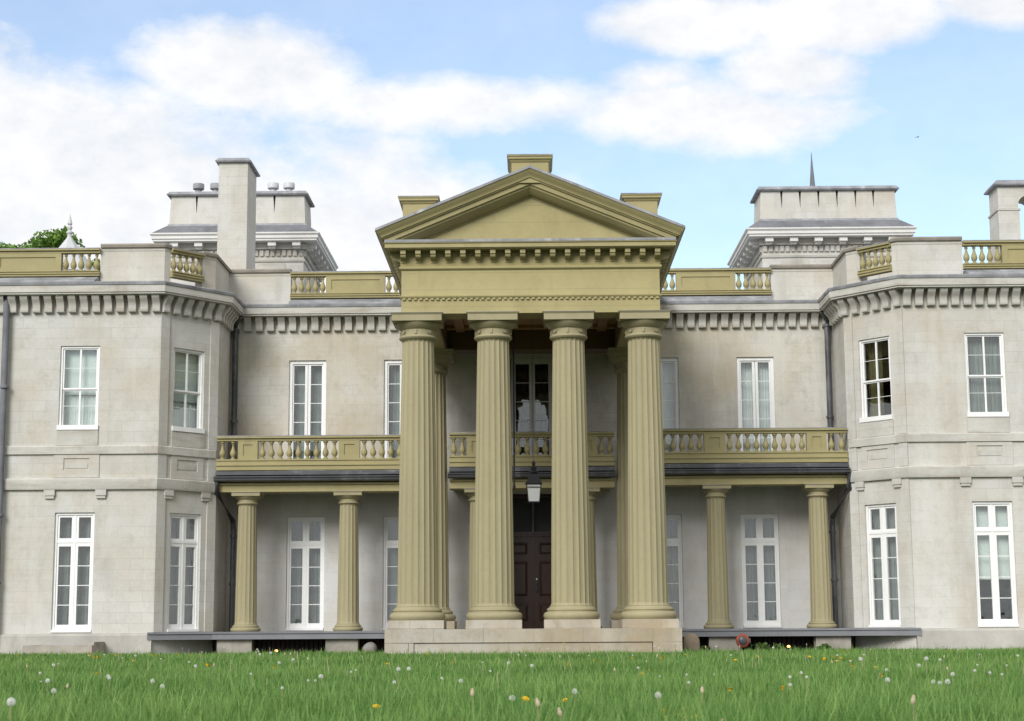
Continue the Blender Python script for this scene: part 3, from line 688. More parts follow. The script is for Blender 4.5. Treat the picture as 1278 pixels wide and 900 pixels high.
# pediment
SL = 0.4105; ZT = lambda x: 9.255+(3.386-abs(x))*SL
RP = [(0.0,0.74),(0.0,0.69),(0.09,0.685),(0.14,0.66),(0.21,0.60),(0.28,0.53),(0.29,0.48),(0.335,0.465),(0.345,0.34),(0.385,0.325),(0.39,0.30),(0.42,0.285),(0.425,0.25),(0.46,0.19),(0.50,0.13),(0.53,0.06),(0.536,0.045)]
pd = MB()
vs=[]; k=len(RP)
for xs_ in (-1,0,1):
    for (o, dzz) in RP:
        x = xs_*(XE+o); vs.append((x, YE-o, ZT(x)-dzz*0.78))
pd.add(vs, [(i*k+q, i*k+q+1, (i+1)*k+q+1, (i+1)*k+q) for i in range(2) for q in range(k-1)], 'olive_trim')
for sx in (-1, 1):      # side eaves carry the same profile back along the roof
    vs = [(sx*(XE+o), y, ZT(XE+o)-dzz) for y in (None, 8.6) for (o, dzz) in RP]
    vs = []
    for yy in (0, 1):
        for (o, dzz) in RP: vs.append((sx*(XE+o), (YE-o) if yy == 0 else 8.6, ZT(XE+o)-dzz*0.78))
    pd.add(vs, [(q, q+1, k+q+1, k+q) for q in range(k-1)], 'olive_trim')
pdo = pd.build('pediment', house)
MB().prism([(-3.25,9.0),(3.25,9.0),(0,9.0+3.25*SL+0.25)], 'y', YE+0.02, YE+0.25, 'olive').build('tympanum', pdo, smooth=False)
rf = MB()
yf = YE-0.545
for sx in (-1, 1):
    x1 = sx*3.395
    rf.add([(0,yf,ZT(0)+0.012),(x1,yf,ZT(x1)+0.012),(x1,8.8,ZT(x1)+0.012),(0,8.8,ZT(0)+0.012),(0,yf,ZT(0)-0.046),(x1,yf,ZT(x1)-0.046),(x1,8.8,ZT(x1)-0.046),(0,8.8,ZT(0)-0.046)],
           [(0,1,2,3),(4,7,6,5),(0,4,5,1),(1,5,6,2),(2,6,7,3)], 'lead')
rf.build('roof', pdo, smooth=False)
for (x0, x1, zt, zb, ov, yy) in ((-0.40,0.42,10.92,10.3,0.09,-0.75), (-2.83,-2.12,10.11,9.3,0.10,-0.30), (2.13,2.84,10.13,9.3,0.10,-0.30)):
    a = MB(); a.box(x0, x1, yy, yy+1.2, zb, zt-0.15, 'olive_trim')
    a.sweep([(x0,yy+1.2),(x0,yy),(x1,yy),(x1,yy+1.2)], [(-0.2,zt-0.149),(0.02,zt-0.149),(0.04,zt-0.11),(ov-0.02,zt-0.09),(ov-0.02,zt-0.05),(ov,zt-0.03),(ov,zt-0.012),(-0.2,zt-0.012)], 'olive_trim', closed=True)
    a.box(x0-ov-0.005, x1+ov+0.005, yy-ov-0.005, yy+1.2+ov, zt-0.011, zt+0.008, 'lead')
    a.build('acroterion', pdo, smooth=False)

# ---------------------------------------------------------------- verandah and balcony
bal_b = baluster_mesh(0.445)
def verandah(x0, x1, dz, peds, z_ext=(0,0)):
    v = MB(); L = x1-x0
    v.box(x0, x1, 4.98, 5.62, 4.03, 4.20, 'olive_trim'); v.box(x0, x1, 4.93, 5.62, 4.201, 4.25, 'olive_trim')
    v.box(x0, x1, 5.621, YW-0.003, 4.12, 4.18, 'grille')  # near-black verandah ceiling, the shade under the balcony painted into its colour
    v.box(x0, x1, 4.90, YW-0.003, 4.40, 4.54, 'lead')
    o = v.build('verandah', house, (0,0,dz), smooth=False)
    g = MB(); yc = 4.80
    g.prism([(4.93,4.27),(4.80,4.27),(4.745,4.30),(4.735,4.36),(4.70,4.37),(4.70,4.39),(4.76,4.395),(4.80,4.41),(4.93,4.43)], 'x', x0-0.03, x1+0.03, 'darklead')
    g.box(x0, x1, 4.76, 4.93, 4.431, 4.47, 'darklead'); g.box(x0, x1, 4.84, 4.93, 4.471, 4.535, 'darklead')
    g.build('gutter', o)
    items = []; cur = 0.0
    for (a, b) in peds:
        if a-x0 > cur+0.05: items.append(('b', cur, a-x0))
        items.append(('p', a-x0, b-x0)); cur = b-x0
    if L-cur > 0.05: items.append(('b', cur, L))
    balustrade(((x0,4.97),(x1,4.97)), 4.56+dz, 5.42+dz, items, 0.275, 0.13, 0.17, bal_b, 0.226, parent=house)
verandah(-7.84, -2.96, -0.05, [(-7.31,-6.82),(-4.80,-4.28)])
verandah(-2.05, 2.05, 0.0, [(-1.62,-1.12),(1.12,1.62)])
verandah(2.96, 7.82, 0.05, [(4.28,4.80),(6.82,7.31)])
for x, d in ((-7.11,-.05),(-4.575,-.05),(-1.325,0),(1.325,0),(4.575,.05),(7.11,.05)):
    column(x, 5.30, 0.553, 4.028+d, 0.268, 0.226, 0.31, 0.17, n_fl=16, ncirc=96)

# wooden deck, piers and boarded crawl space
for s in (-1, 1):
    dk = MB(); pts = [(s*3.14,4.12),(s*7.72,4.12),(s*9.13,3.45),(s*9.06,3.58),(s*7.84,4.94),(s*7.84,YW-.004),(s*3.14,YW-.004)]
    if s < 0: pts = pts[::-1]
    dk.prism(pts, 'z', 0.37, 0.55, 'deck'); dko = dk.build('deck', house, smooth=False)
    ed = [(3.14,4.12),(7.72,4.12),(9.13,3.45)]
    pth = [(-x,y) for x, y in ed[::-1]] if s < 0 else ed
    MB().sweep(pth, [(0,0.50),(0.03,0.505),(0.03,0.552),(0,0.5525)], 'deck').build('nosing', dko)
    for (a, b) in ((4.22,5.0),(6.78,7.62)):
        MB().box(min(s*a,s*b), max(s*a,s*b), 4.25, 5.6, 0, 0.369, 'pier').build('pier', dko, smooth=False)
    g = MB(); x = 3.16
    while x < 6.75:
        if not (4.18 < x < 5.02): g.box(min(s*x,s*(x+0.085)), max(s*x,s*(x+0.085)), 4.62, 4.66, 0.0, 0.368, 'grille')
        x += 0.115
    g.box(min(s*3.15,s*7.8), max(s*3.15,s*7.8), 4.9, 4.95, 0, 0.366, 'black')  # black sheet behind the slats paints the darkness of the crawl space
    g.build('grille', dko, smooth=False)

# downpipes
def pipe(pts, r, mat, bands=()):
    p = MB(); p.tube(pts, r, mat, 12)
    for z in bands: p.lathe([(r*1.05,z),(r*1.35,z+0.01),(r*1.35,z+0.07),(r*1.05,z+0.08)], mat, pts[-1][0], pts[-1][1], 12)
    return p.build('downpipe', house)
for s in (-1, 1):
    x = s*(XS-0.14); y = YW-0.13
    pipe([(s*(XS-0.30),YW-0.36,8.68),(x,y-0.05,8.5),(x,y,8.34),(x,y,4.56)], 0.075, 'darklead', (8.3,5.9))
    k = s*7.82
    pipe([(k,4.83,4.33),(k,4.86,3.98),(s*7.55,5.75,3.3),(s*7.55,5.86,3.1),(s*7.55,5.86,0.55)], 0.07, 'darklead', (2.9,1.7))
pipe([(-12.80,YB-0.30,8.9),(-12.80,YB-0.10,8.6),(-12.78,YB-0.14,8.3),(-12.75,YB-0.17,0.3)], 0.08, 'slate', (6.4,3.3,1.7))
# stone curb of the light well on the left
wl = MB(); wl.box(-11.75, -10.15, 2.35, 2.52, 0.03, 0.27, 'pier'); wl.box(-11.75, -11.6, 2.521, 3.49, 0.03, 0.27, 'pier'); wl.box(-10.3, -10.15, 2.521, 3.49, 0.03, 0.34, 'pier')
wl.box(-11.59, -10.31, 2.522, 3.49, 0.03, 0.10, 'black'); wl.build('light_well', house, smooth=False)  # black slab inside the curb paints the shade of the opening

# ---------------------------------------------------------------- windows and door
CACHE = {}
def cached(key, fn):
    if key not in CACHE: CACHE[key] = fn()
    return CACHE[key]
def frame_mesh(style, w, h, mat):
    m = MB(); W2 = w/2
    def rect(x0, x1, z0, z1, t, y0, y1):
        m.box(x0,x0+t,y0,y1,z0,z1,mat); m.box(x1-t,x1,y0,y1,z0,z1,mat); m.box(x0+t,x1-t,y0,y1,z0,z0+t,mat); m.box(x0+t,x1-t,y0,y1,z1-t,z1,mat)
    if style == 'french':
        rect(-W2, W2, 0.0, h-0.004, 0.055, 0.05, 0.20)
        zi0, zi1 = 0.056, h-0.06; tz = h-0.72
        for s in (-1, 1):
            a, b = (0.006, W2-0.056); x0, x1 = (a, b) if s > 0 else (-b, -a)
            g0, g1 = (0.085, b-0.048) if s > 0 else (-b+0.048, -0.085)
            m.box(x0, g0, 0.075, 0.135, zi0, tz, mat); m.box(g1, x1, 0.075, 0.135, zi0, tz, mat)
            m.box(g0, g1, 0.075, 0.135, zi0, zi0+0.125, mat); m.box(g0, g1, 0.075, 0.135, tz-0.085, tz, mat)
            m.box(x0, g0, 0.078, 0.135, tz+0.065, zi1, mat); m.box(g1, x1, 0.078, 0.135, tz+0.065, zi1, mat)
            m.box(g0, g1, 0.078, 0.135, tz+0.065, tz+0.11, mat); m.box(g0, g1, 0.078, 0.135, zi1-0.05, zi1, mat)
        m.box(-W2+0.056, W2-0.056, 0.062, 0.19, tz+0.001, tz+0.064, mat); m.box(-0.02, 0.02, 0.066, 0.13, zi0, tz, mat); m.box(-0.02, 0.02, 0.066, 0.13, tz+0.065, zi1, mat)
        m.box(-W2+0.001, W2-0.001, -0.03, 0.049, 0.001, 0.06, mat)
    elif style == 'sash':
        rect(-W2, W2, 0.0, h-0.004, 0.05, 0.04, 0.20)
        mz = h*0.475
        x0, x1 = -W2+0.051, W2-0.051
        for (z0, z1, y0) in ((0.051,mz,0.10),(mz+0.001,h-0.056,0.07)):
            m.box(x0,x0+0.04,y0,y0+0.04,z0,z1,mat); m.box(x1-0.04,x1,y0,y0+0.04,z0,z1,mat)
            m.box(x0+0.04,x1-0.04,y0,y0+0.04,z0,z0+0.04,mat); m.box(x0+0.04,x1-0.04,y0,y0+0.04,z1-0.03,z1,mat)
            m.box(-0.022,0.022,y0+0.003,y0+0.038,z0+0.04,z1-0.03,mat)
        m.box(-W2-0.02, W2+0.02, -0.05, 0.039, -0.03, 0.085, mat)
    else:
        rect(-W2, W2, 0.0, h-0.004, 0.085, 0.05, 0.20)
        for s in (-1, 1):
            a, b = 0.006, W2-0.086; x0, x1 = (a, b) if s > 0 else (-b, -a)
            g0, g1 = (0.075, b-0.035) if s > 0 else (-b+0.035, -0.075)
            m.box(x0,g0,0.08,0.14,0.086,h-0.09,mat); m.box(g1,x1,0.08,0.14,0.086,h-0.09,mat)
            m.box(g0,g1,0.08,0.14,0.086,0.42,mat); m.box(g0,g1,0.08,0.14,h-0.13,h-0.09,mat)
    bars_mesh(m, style, w, h, mat)
    return m.mesh('window', smooth=False)
def glass_rects(style, w, h):
    W2 = w/2
    if style == 'french':
        tz = h-0.72; return [(0.085, W2-0.104, 0.18, tz-0.085, 3), (0.085, W2-0.104, tz+0.11, h-0.11, 0)], 0.105
    if style == 'sash':
        return None, 0
    return [(0.075, W2-0.121, 0.42, h-0.13, 4)], 0.11
def bars_mesh(m, style, w, h, mat):
    if style == 'sash':
        mz = h*0.475; x0, x1 = -w/2+0.091, w/2-0.091
        for (z, y) in ((0.28*h,0.11),(0.735*h,0.08)):
            m.box(x0,-0.022,y,y+0.02,z-0.005,z+0.005,mat); m.box(0.022,x1,y,y+0.02,z-0.005,z+0.005,mat)
    else:
        rects, y = glass_rects(style, w, h)
        for (a, b, z0, z1, n) in rects:
            for i in range(1, n+1):
                z = z0+(z1-z0)*i/(n+1)
                for s in (-1, 1): m.box(min(s*a,s*b), max(s*a,s*b), y-0.018, y+0.012, z-0.009, z+0.009, mat)
def pane_mesh(style, w, h):
    m = MB()
    if style == 'sash':
        mz = h*0.475; x0, x1 = -w/2+0.08, w/2-0.08
        m.box(x0,x1,0.125,0.129,0.08,mz-0.02,'glass'); m.box(x0,x1,0.095,0.099,mz+0.03,h-0.07,'glass')
    else:
        rects, y = glass_rects(style, w, h)
        for (a, b, z0, z1, n) in rects:
            for s in (-1, 1): m.box(min(s*a,s*b)-0.005, max(s*a,s*b)+0.005, y, y+0.004, z0-0.005, z1+0.005, 'glass')
    return m.mesh('pane', smooth=False)
def drape(x0, x1, z0, z1, y, mat, amp=0.04, lam=0.10, seed=0):
    m = MB(); rr = random.Random(seed); n = int((x1-x0)/0.012); vs=[]
    ph = rr.random()*6; lv = [0.25+0.75*rr.random() for _ in range(40)]
    rows = 5
    for j in range(rows+1):
        z = z0+(z1-z0)*j/rows
        for i in range(n+1):
            x = x0+(x1-x0)*i/n; u = (x+0.01*math.sin(j*1.7+ph))/lam*2*math.pi+ph
            vs.append((x, y+amp*math.sin(u+0.8*math.sin(u*0.37))*lv[int(i/8) % 40], z))
    k = n+1
    m.add(vs, [(j*k+i, j*k+i+1, (j+1)*k+i+1, (j+1)*k+i) for j in range(rows) for i in range(n)], mat)
    return m
wi = 0
def window(style, x, y, rz, z0, z1, kind):
    global wi; wi += 1
    w = {'french':0.96,'sash':0.96,'tall':0.97}[style]
    if kind.startswith('cant'): w = 0.94
    if kind == 'centre': w = 1.10
    h = round(z1-z0, 3); mat = 'greyframe' if kind == 'centre' else 'white'
    key = (style, w, h, mat)
    o = link('window', cached(('f',)+key, lambda: frame_mesh(style, w, h, mat)), house, (x,y,z0), rz)
    link('pane', cached(('p',)+key[:3], lambda: pane_mesh(style, w, h)), o)
    left = x < 0; q = w/2+0.06
    def add(m, name='curtain'): m.build(name, o, angle=80)
    if kind in ('rec_lo',) or (kind == 'cant_lo') or (kind == 'front_lo' and left):
        add(drape(-q, -0.005, 0.02, h+0.1, 0.33, 'curtain', seed=wi)); add(drape(0.005, q, 0.02, h+0.1, 0.335, 'curtain', seed=wi+50))
    elif kind == 'front_lo':
        add(MB().box(-q, q, 0.30, 0.304, 1.12, h+0.1, 'blind'), 'blind'); add(drape(-q, q, 0.02, h, 0.6, 'darkdrape', seed=wi))
    elif kind == 'rec_up':
        add(drape(-q, -0.01, 0.05, h+0.1, 0.33, 'net' if x > 0 else 'curtain', 0.02, 0.07, seed=wi)); add(drape(0.01, q, 0.05, h+0.1, 0.33, 'net' if x > 0 else 'curtain', 0.02, 0.07, seed=wi+9))
    elif kind == 'front_up':
        if left:
            add(MB().box(-q, q, 0.27, 0.274, 0.86, h+0.1, 'blind'), 'blind'); add(drape(-q, q, 0.0, 0.9, 0.33, 'net', 0.02, 0.07, seed=wi))
        else:
            add(drape(-q, q, 0.0, h+0.1, 0.33, 'curtain', 0.012, 0.12, seed=wi)); 
    elif kind == 'cant_up':
        if left:
            add(MB().box(-q, q, 0.27, 0.274, 0.75, h+0.1, 'blind'), 'blind'); add(drape(-q, q, 0.0, 0.78, 0.33, 'net', 0.02, 0.07, seed=wi))
        else:
            add(drape(-q, -0.1, 0.0, h+0.1, 0.42, 'olive_reflect', seed=wi)); add(drape(0.3, q, 0.0, h+0.1, 0.45, 'darkdrape', seed=wi))  # left drape carries the painted olive reflection of the portico
    elif kind == 'centre':
        add(drape(-q, -0.02, 0.0, h+0.1, 0.36, 'darkdrape', seed=wi)); add(drape(0.02, q, 0.0, h+0.1, 0.36, 'darkdrape', seed=wi+3))
for a in WIN: window(*a)

fd = MB()
fd.box(-1.02, -0.90, 0.06, 0.2, 0.0, 3.43, 'wood'); fd.box(0.90, 1.02, 0.06, 0.2, 0.0, 3.43, 'wood'); fd.box(-0.90, 0.90, 0.06, 0.2, 3.33, 3.43, 'wood')
fd.box(-0.90, 0.90, 0.05, 0.2, 2.34, 2.46, 'wood'); fd.box(-0.90, 0.90, 0.02, 0.05, 2.40, 2.44, 'wood'); fd.box(-0.03, 0.03, 0.07, 0.19, 2.46, 3.33, 'wood')
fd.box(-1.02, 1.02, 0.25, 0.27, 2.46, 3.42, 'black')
fdo = fd.build('front_door', house, (0.02,YW,0.583), smooth=False)
for s in (-1, 1):
    lf = MB(); W_ = 0.885
    def bx(a, b, y0, y1, z0, z1):
        x0, x1 = (a, b) if s > 0 else (-b, -a); lf.box(x0, x1, y0, y1, z0, z1, 'wood')
    bx(0.004, 0.13, 0.10, 0.15, 0.0, 2.335); bx(W_-0.13, W_, 0.10, 0.15, 0.0, 2.335)
    zs = [0.0,0.16,0.63,0.80,1.72,1.86,2.20,2.335]
    for i in (0,2,4,6): bx(0.13, W_-0.13, 0.10, 0.15, zs[i], zs[i+1])
    for i in (1,3,5):
        bx(0.13, W_-0.13, 0.13, 0.15, zs[i], zs[i+1])
        x0, x1 = (0.155, W_-0.155) if s > 0 else (-W_+0.155, -0.155)
        cxm, hx = (x0+x1)/2, (x1-x0)/2; z0, z1 = zs[i]+0.025, zs[i+1]-0.025
        vs = [(x0,0.13,z0),(x1,0.13,z0),(x1,0.13,z1),(x0,0.13,z1),(x0+0.06,0.105,z0+0.06),(x1-0.06,0.105,z0+0.06),(x1-0.06,0.105,z1-0.06),(x0+0.06,0.105,z1-0.06)]
        lf.add(vs, [(4,5,6,7),(0,1,5,4),(1,2,6,5),(2,3,7,6),(3,0,4,7)], 'wood')
    if s > 0: lf.box(-0.03, 0.035, 0.085, 0.10, 0.0, 2.335, 'wood')
    lf.build('door_leaf', fdo, smooth=False)
hd = MB(); hd.box(0.055, 0.115, 0.09, 0.10, 0.86, 1.20, 'black'); hd.tube([(0.085,0.09,1.15),(0.085,0.04,1.12),(0.085,0.035,1.02),(0.085,0.06,0.94),(0.085,0.09,0.90)], 0.012, 'black', 8)
hd.lathe([(0.005,1.225),(0.02,1.24),(0.02,1.265),(0.005,1.28)], 'zinc', 0.085, 0.085, 10); hd.build('handle', fdo)

# ---------------------------------------------------------------- lantern, stones and small fittings
ln = MB()
for sx in (-1, 1):
    for sy in (-1, 1):
        ln.tube([(sx*0.13,sy*0.13,3.50),(sx*0.168,sy*0.168,3.91)], 0.009, 'black', 6)
for z, a in ((3.50,0.13),(3.84,0.162),(3.91,0.168)):
    for sx in (-1, 1):
        ln.box(min(sx*a,sx*(a+.012))-0.0, max(sx*a,sx*(a+.012)), -a, a, z-0.009, z+0.009, 'black'); ln.box(-a, a, min(sx*a,sx*(a+.012)), max(sx*a,sx*(a+.012)), z-0.009, z+0.009, 'black')
ln.frustum(0, 0, 3.92, 3.94, 0.20, 0.20, 0.19, 0.19, 'black'); ln.frustum(0, 0, 3.94, 4.16, 0.185, 0.185, 0.075, 0.075, 'black')
ln.lathe([(0.10,4.161),(0.12,4.19),(0.10,4.22),(0.06,4.26),(0.075,4.30),(0.035,4.35),(0.045,4.40),(0.012,4.47)], 'black', 0, 0, 12)
ln.box(-0.13, 0.13, -0.13, 0.13, 3.485, 3.49, 'black'); ln.tube([(0,0,3.49),(0,0,3.63)], 0.012, 'black', 6)
for q in (-0.06, 0.06): ln.tube([(q,0,3.62),(q,0,3.76)], 0.012, 'black', 6)
ln.tube([(-0.06,0,3.63),(0.06,0,3.63)], 0.01, 'black', 6)
lno = ln.build('lantern', None, (0.04,2.5,0)); tag(lno, 'black iron lantern with pale glass hanging in front of the dark front door', 'lantern')
MB().frustum(0, 0, 3.505, 3.905, 0.122, 0.122, 0.158, 0.158, 'frosted').build('glass', lno, smooth=False)
MB().tube([(0,0,4.46),(0,0,7.88)], 0.0035, 'black', 6).build('suspension_rod', lno)
ct = MB(); ct.tube([(0,0,3.9),(0,0,7.88)], 0.022, 'black', 8); ct.lathe([(0.02,3.84),(0.035,3.86),(0.035,3.92),(0.02,3.94)], 'black', 0, 0, 8)
tag(ct.build('hanging_cable', None, (-0.42,3.0,0)), 'thin black cable hanging upright beside the second tall portico column, left of the lantern', 'cable')

def lump(name, loc, sc, mat, seed, label, cat, sub=4, power=2.0, amp=0.06):
    bm = bmesh.new(); bmesh.ops.create_icosphere(bm, subdivisions=sub, radius=1.0)
    rr = random.Random(seed); ph = [(rr.uniform(1,4),rr.uniform(1,4),rr.uniform(1,4),rr.random()*6) for _ in range(6)]
    for v in bm.verts:
        p = v.co; d = sum(math.sin(a*p.x+b*p.y+c*p.z+e) for a,b,c,e in ph)/6
        f = (abs(p.x)**power+abs(p.y)**power+abs(p.z)**power)**(-1/power)
        v.co = p*f*(1+amp*d); v.co = Vector((v.co.x*sc[0], v.co.y*sc[1], v.co.z*sc[2]))
    me = bpy.data.meshes.new(name); bm.to_mesh(me); bm.free(); me.materials.append(M[mat])
    me.polygons.foreach_set('use_smooth', [True]*len(me.polygons))
    o = link(name, me, None, loc); return tag(o, label, cat)
lump('boulder', (-3.77,2.6,0.14), (0.165,0.165,0.16), 'boulder', 3, 'round grey granite ball lying in the grass left of the portico steps', 'boulder')
lump('stone_bollard', (3.65,2.6,0.16), (0.19,0.19,0.30), 'bollard', 5, 'stubby brown round topped stone standing right of the portico steps', 'stone', power=2.8)
rd = MB()
def ylathe(mb, prof, mat, n=24):
    tmp = MB(); tmp.lathe(prof, mat, 0, 0, n)
    mb.add([(x, -z, y) for x, y, z in tmp.v], tmp.f, mat)
ylathe(rd, [(0.02,-0.10),(0.10,-0.08),(0.15,0.0),(0.165,0.05),(0.16,0.08),(0.13,0.10)], 'red')
rdo = rd.build('alarm_bell', None, (4.98,3.93,0.27)); tag(rdo, 'round red metal fitting with a dark hub mounted below the grey deck', 'alarm bell')
hb = MB(); ylathe(hb, [(0.105,0.101),(0.10,0.13),(0.06,0.15),(0.02,0.155)], 'darklead'); hb.build('hub', rdo)
k = MB(); k.box(0.08,0.19,-0.06,0.10,-0.055,0.055,'darklead'); k.tube([(0.12,0.10,0.0),(0.12,0.16,0.0),(0.12,0.16,0.10)], 0.02, 'darklead', 8); k.build('bracket', rdo, smooth=False)
for (x, y, z, lab) in ((6.13,4.30,0.12,'small ground lamp glowing orange under the right deck near the red bell'),
                       (-6.19,4.30,0.09,'small ground lamp glowing orange under the left deck beside the corner pier'),
                       (-3.98,4.30,0.14,'small ground lamp glowing orange beside the grey stone ball')):
    lm = MB(); lm.lathe([(0.05,0.005),(0.05,0.02),(0.02,0.03),(0.02,z-0.05),(0.045,z-0.035),(0.05,z-0.02)], 'black', 0, 0, 12)
    lo = lm.build('ground_lamp', None, (x,y,0)); tag(lo, lab, 'lamp')
    MB().lathe([(0.035,z-0.019),(0.042,z+0.0),(0.03,z+0.025),(0.005,z+0.035)], 'bulb', 0, 0, 12).build('bulb', lo)

# ---------------------------------------------------------------- vegetation
def leaf_mesh(name, pts, sizes, mat, aspect=0.55, parent=None, curl=0.25):
    n = len(pts); P = np.asarray(pts, float); sz = np.asarray(sizes)[:,None]
    d = rng.normal(size=(n,3)); d /= np.linalg.norm(d,axis=1)[:,None]
    e = rng.normal(size=(n,3)); e -= d*(e*d).sum(1)[:,None]; e /= np.linalg.norm(e,axis=1)[:,None]
    f = np.cross(d, e)
    V = np.stack([P-d*sz*0.5, P+e*sz*aspect*0.5+f*sz*curl*0.3, P+d*sz*0.5, P-e*sz*aspect*0.5+f*sz*curl*0.3], 1).reshape(-1,3)
    me = bpy.data.meshes.new(name); me.vertices.add(4*n); me.vertices.foreach_set('co', V.ravel())
    me.loops.add(4*n); me.loops.foreach_set('vertex_index', np.arange(4*n)); me.polygons.add(n)
    me.polygons.foreach_set('loop_start', np.arange(n)*4)
    a = me.attributes.new('tint', 'FLOAT', 'POINT'); a.data.foreach_set('value', np.repeat(rng.random(n),4).astype(np.float32))
    me.materials.append(M[mat]); me.update(calc_edges=True); me.validate()
    return me
def tree(x, y, h, cw, seed, label, leaves=9000, leaf=0.34):
    rr = random.Random(seed); t = MB()
    o = None
    t.tube([(0,0,0),(0.05,0.03,h*0.25),(-0.05,0.05,h*0.5),(0.0,0,h*0.8)], [h*0.022,h*0.018,h*0.014,h*0.006], 'bark', 10)
    clumps = []
    for i in range(26):
        a = rr.random()*6.283; q = rr.uniform(0.15,1.0); zz = h*rr.uniform(0.42,0.93); lim = math.sin(math.pi*min(1,(zz/h-0.3)/0.72))**0.6
        p = Vector((math.cos(a)*cw*q*lim, math.sin(a)*cw*q*lim, zz)); clumps.append((p, rr.uniform(0.16,0.30)*cw))
        t.tube([(0,0,max(h*0.25,zz-h*0.22)),(p.x*0.5,p.y*0.5,zz-h*0.09),tuple(p)], [h*0.008,h*0.005,h*0.002], 'bark', 6)
    clumps.append((Vector((0,0,h*0.92)), 0.25*cw))
    P = []; per = leaves//len(clumps)
    for c, r in clumps:
        g = rng.normal(size=(per,3)); g /= np.linalg.norm(g,axis=1)[:,None]
        P.append(np.array(c)+g*r*(rng.random(per)**0.45)[:,None]*np.array([1.15,1.15,0.8]))
    P = np.concatenate(P)
    root = bpy.data.objects.new('tree', None); COL.objects.link(root); root.location = (x,y,0)
    tag(root, label, 'tree'); t.build('trunk', root)
    link('crown', leaf_mesh('crown', P, rng.uniform(0.6,1.2,len(P))*leaf, 'leaf'), root)
    return root
tree(-27.6, 58, 24.6, 3.6, 11, 'green leafy tree top showing beside the pale finial behind the left balustrade')
tree(-31.9, 60, 24.4, 2.6, 12, 'green leafy tree top at the far left edge behind the left balustrade')

# grass: hundreds of thousands of blades in one object
def grass():
    P=[]; H=[]; Wd=[]
    def band(y0, y1, hw0, hw1, dens, h, w):
        area = (y1-y0)*(hw0+hw1); n = int(area*dens)
        y = rng.uniform(y0,y1,n); k = (y-y0)/(y1-y0); x = rng.uniform(-1,1,n)*(hw0+(hw1-hw0)*k)
        P.append(np.stack([x,y],1)); H.append(rng.normal(h,h*0.28,n).clip(0.03,0.25)); Wd.append(rng.uniform(0.7,1.3,n)*w)
    band(-31.5,-27,3.6,4.8,4200,0.135,0.0058)
    band(-27,-22,4.8,6.4,2600,0.125,0.0070)
    band(-22,-14,6.4,10,1500,0.11,0.0085)
    band(-14,-4,10,14,560,0.10,0.013)
    band(-4,1.75,14,18,560,0.085,0.015)
    P_=np.concatenate(P); H_=np.concatenate(H); W_=np.concatenate(Wd); n=len(P_)
    # patches of longer and shorter, yellower and bluer grass
    def patch(s, a): return np.sin(P_[:,0]*s+a)*np.sin(P_[:,1]*s*0.8+a*2.3)+0.6*np.sin(P_[:,0]*s*2.3-P_[:,1]*s*1.7+a)
    H_ *= 1+0.20*patch(1.1,0.7)+0.10*patch(3.7,2.1)
    tintv = (0.40+0.15*patch(0.8,1.3)+0.10*patch(2.9,0.4)+rng.normal(0,0.27,n)).clip(0,1)
    tall = rng.random(n) < 0.10; H_[tall] *= 1.45; tintv[tall] = (tintv[tall]+0.35).clip(0,1)
    dry = rng.random(n) < 0.05; tintv[dry] = 1.0
    yaw = rng.uniform(0,2*np.pi,n); lean = rng.uniform(0.03,0.45,n)*H_; ly = rng.uniform(0,2*np.pi,n)
    c, s = np.cos(yaw)*W_*0.5, np.sin(yaw)*W_*0.5
    bx, by = P_[:,0], P_[:,1]
    mxx, myy = bx+np.cos(ly)*lean*0.35, by+np.sin(ly)*lean*0.35
    tx, ty = bx+np.cos(ly)*lean, by+np.sin(ly)*lean
    z = np.zeros(n)
    V = np.stack([np.stack([bx-c,by-s,z],1),np.stack([bx+c,by+s,z],1),np.stack([mxx+c*0.8,myy+s*0.8,H_*0.6],1),np.stack([mxx-c*0.8,myy-s*0.8,H_*0.6],1),np.stack([tx,ty,H_*0.96],1)],1).reshape(-1,3)
    base = np.arange(n)*5
    loops = np.stack([base,base+1,base+2,base+3,base+3,base+2,base+4],1).ravel()
    me = bpy.data.meshes.new('grass'); me.vertices.add(5*n); me.vertices.foreach_set('co', V.ravel())
    me.loops.add(7*n); me.loops.foreach_set('vertex_index', loops); me.polygons.add(2*n)
    st = np.stack([np.arange(n)*7, np.arange(n)*7+4],1).ravel(); me.polygons.foreach_set('loop_start', st)
    a = me.attributes.new('tint','FLOAT','POINT'); a.data.foreach_set('value', np.repeat(tintv,5).astype(np.float32))
    me.materials.append(M['grass']); me.update(calc_edges=True)
    o = link('grass', me); o['kind'] = 'stuff'; o['label'] = 'long green lawn grass in front of the mansion'
grass()

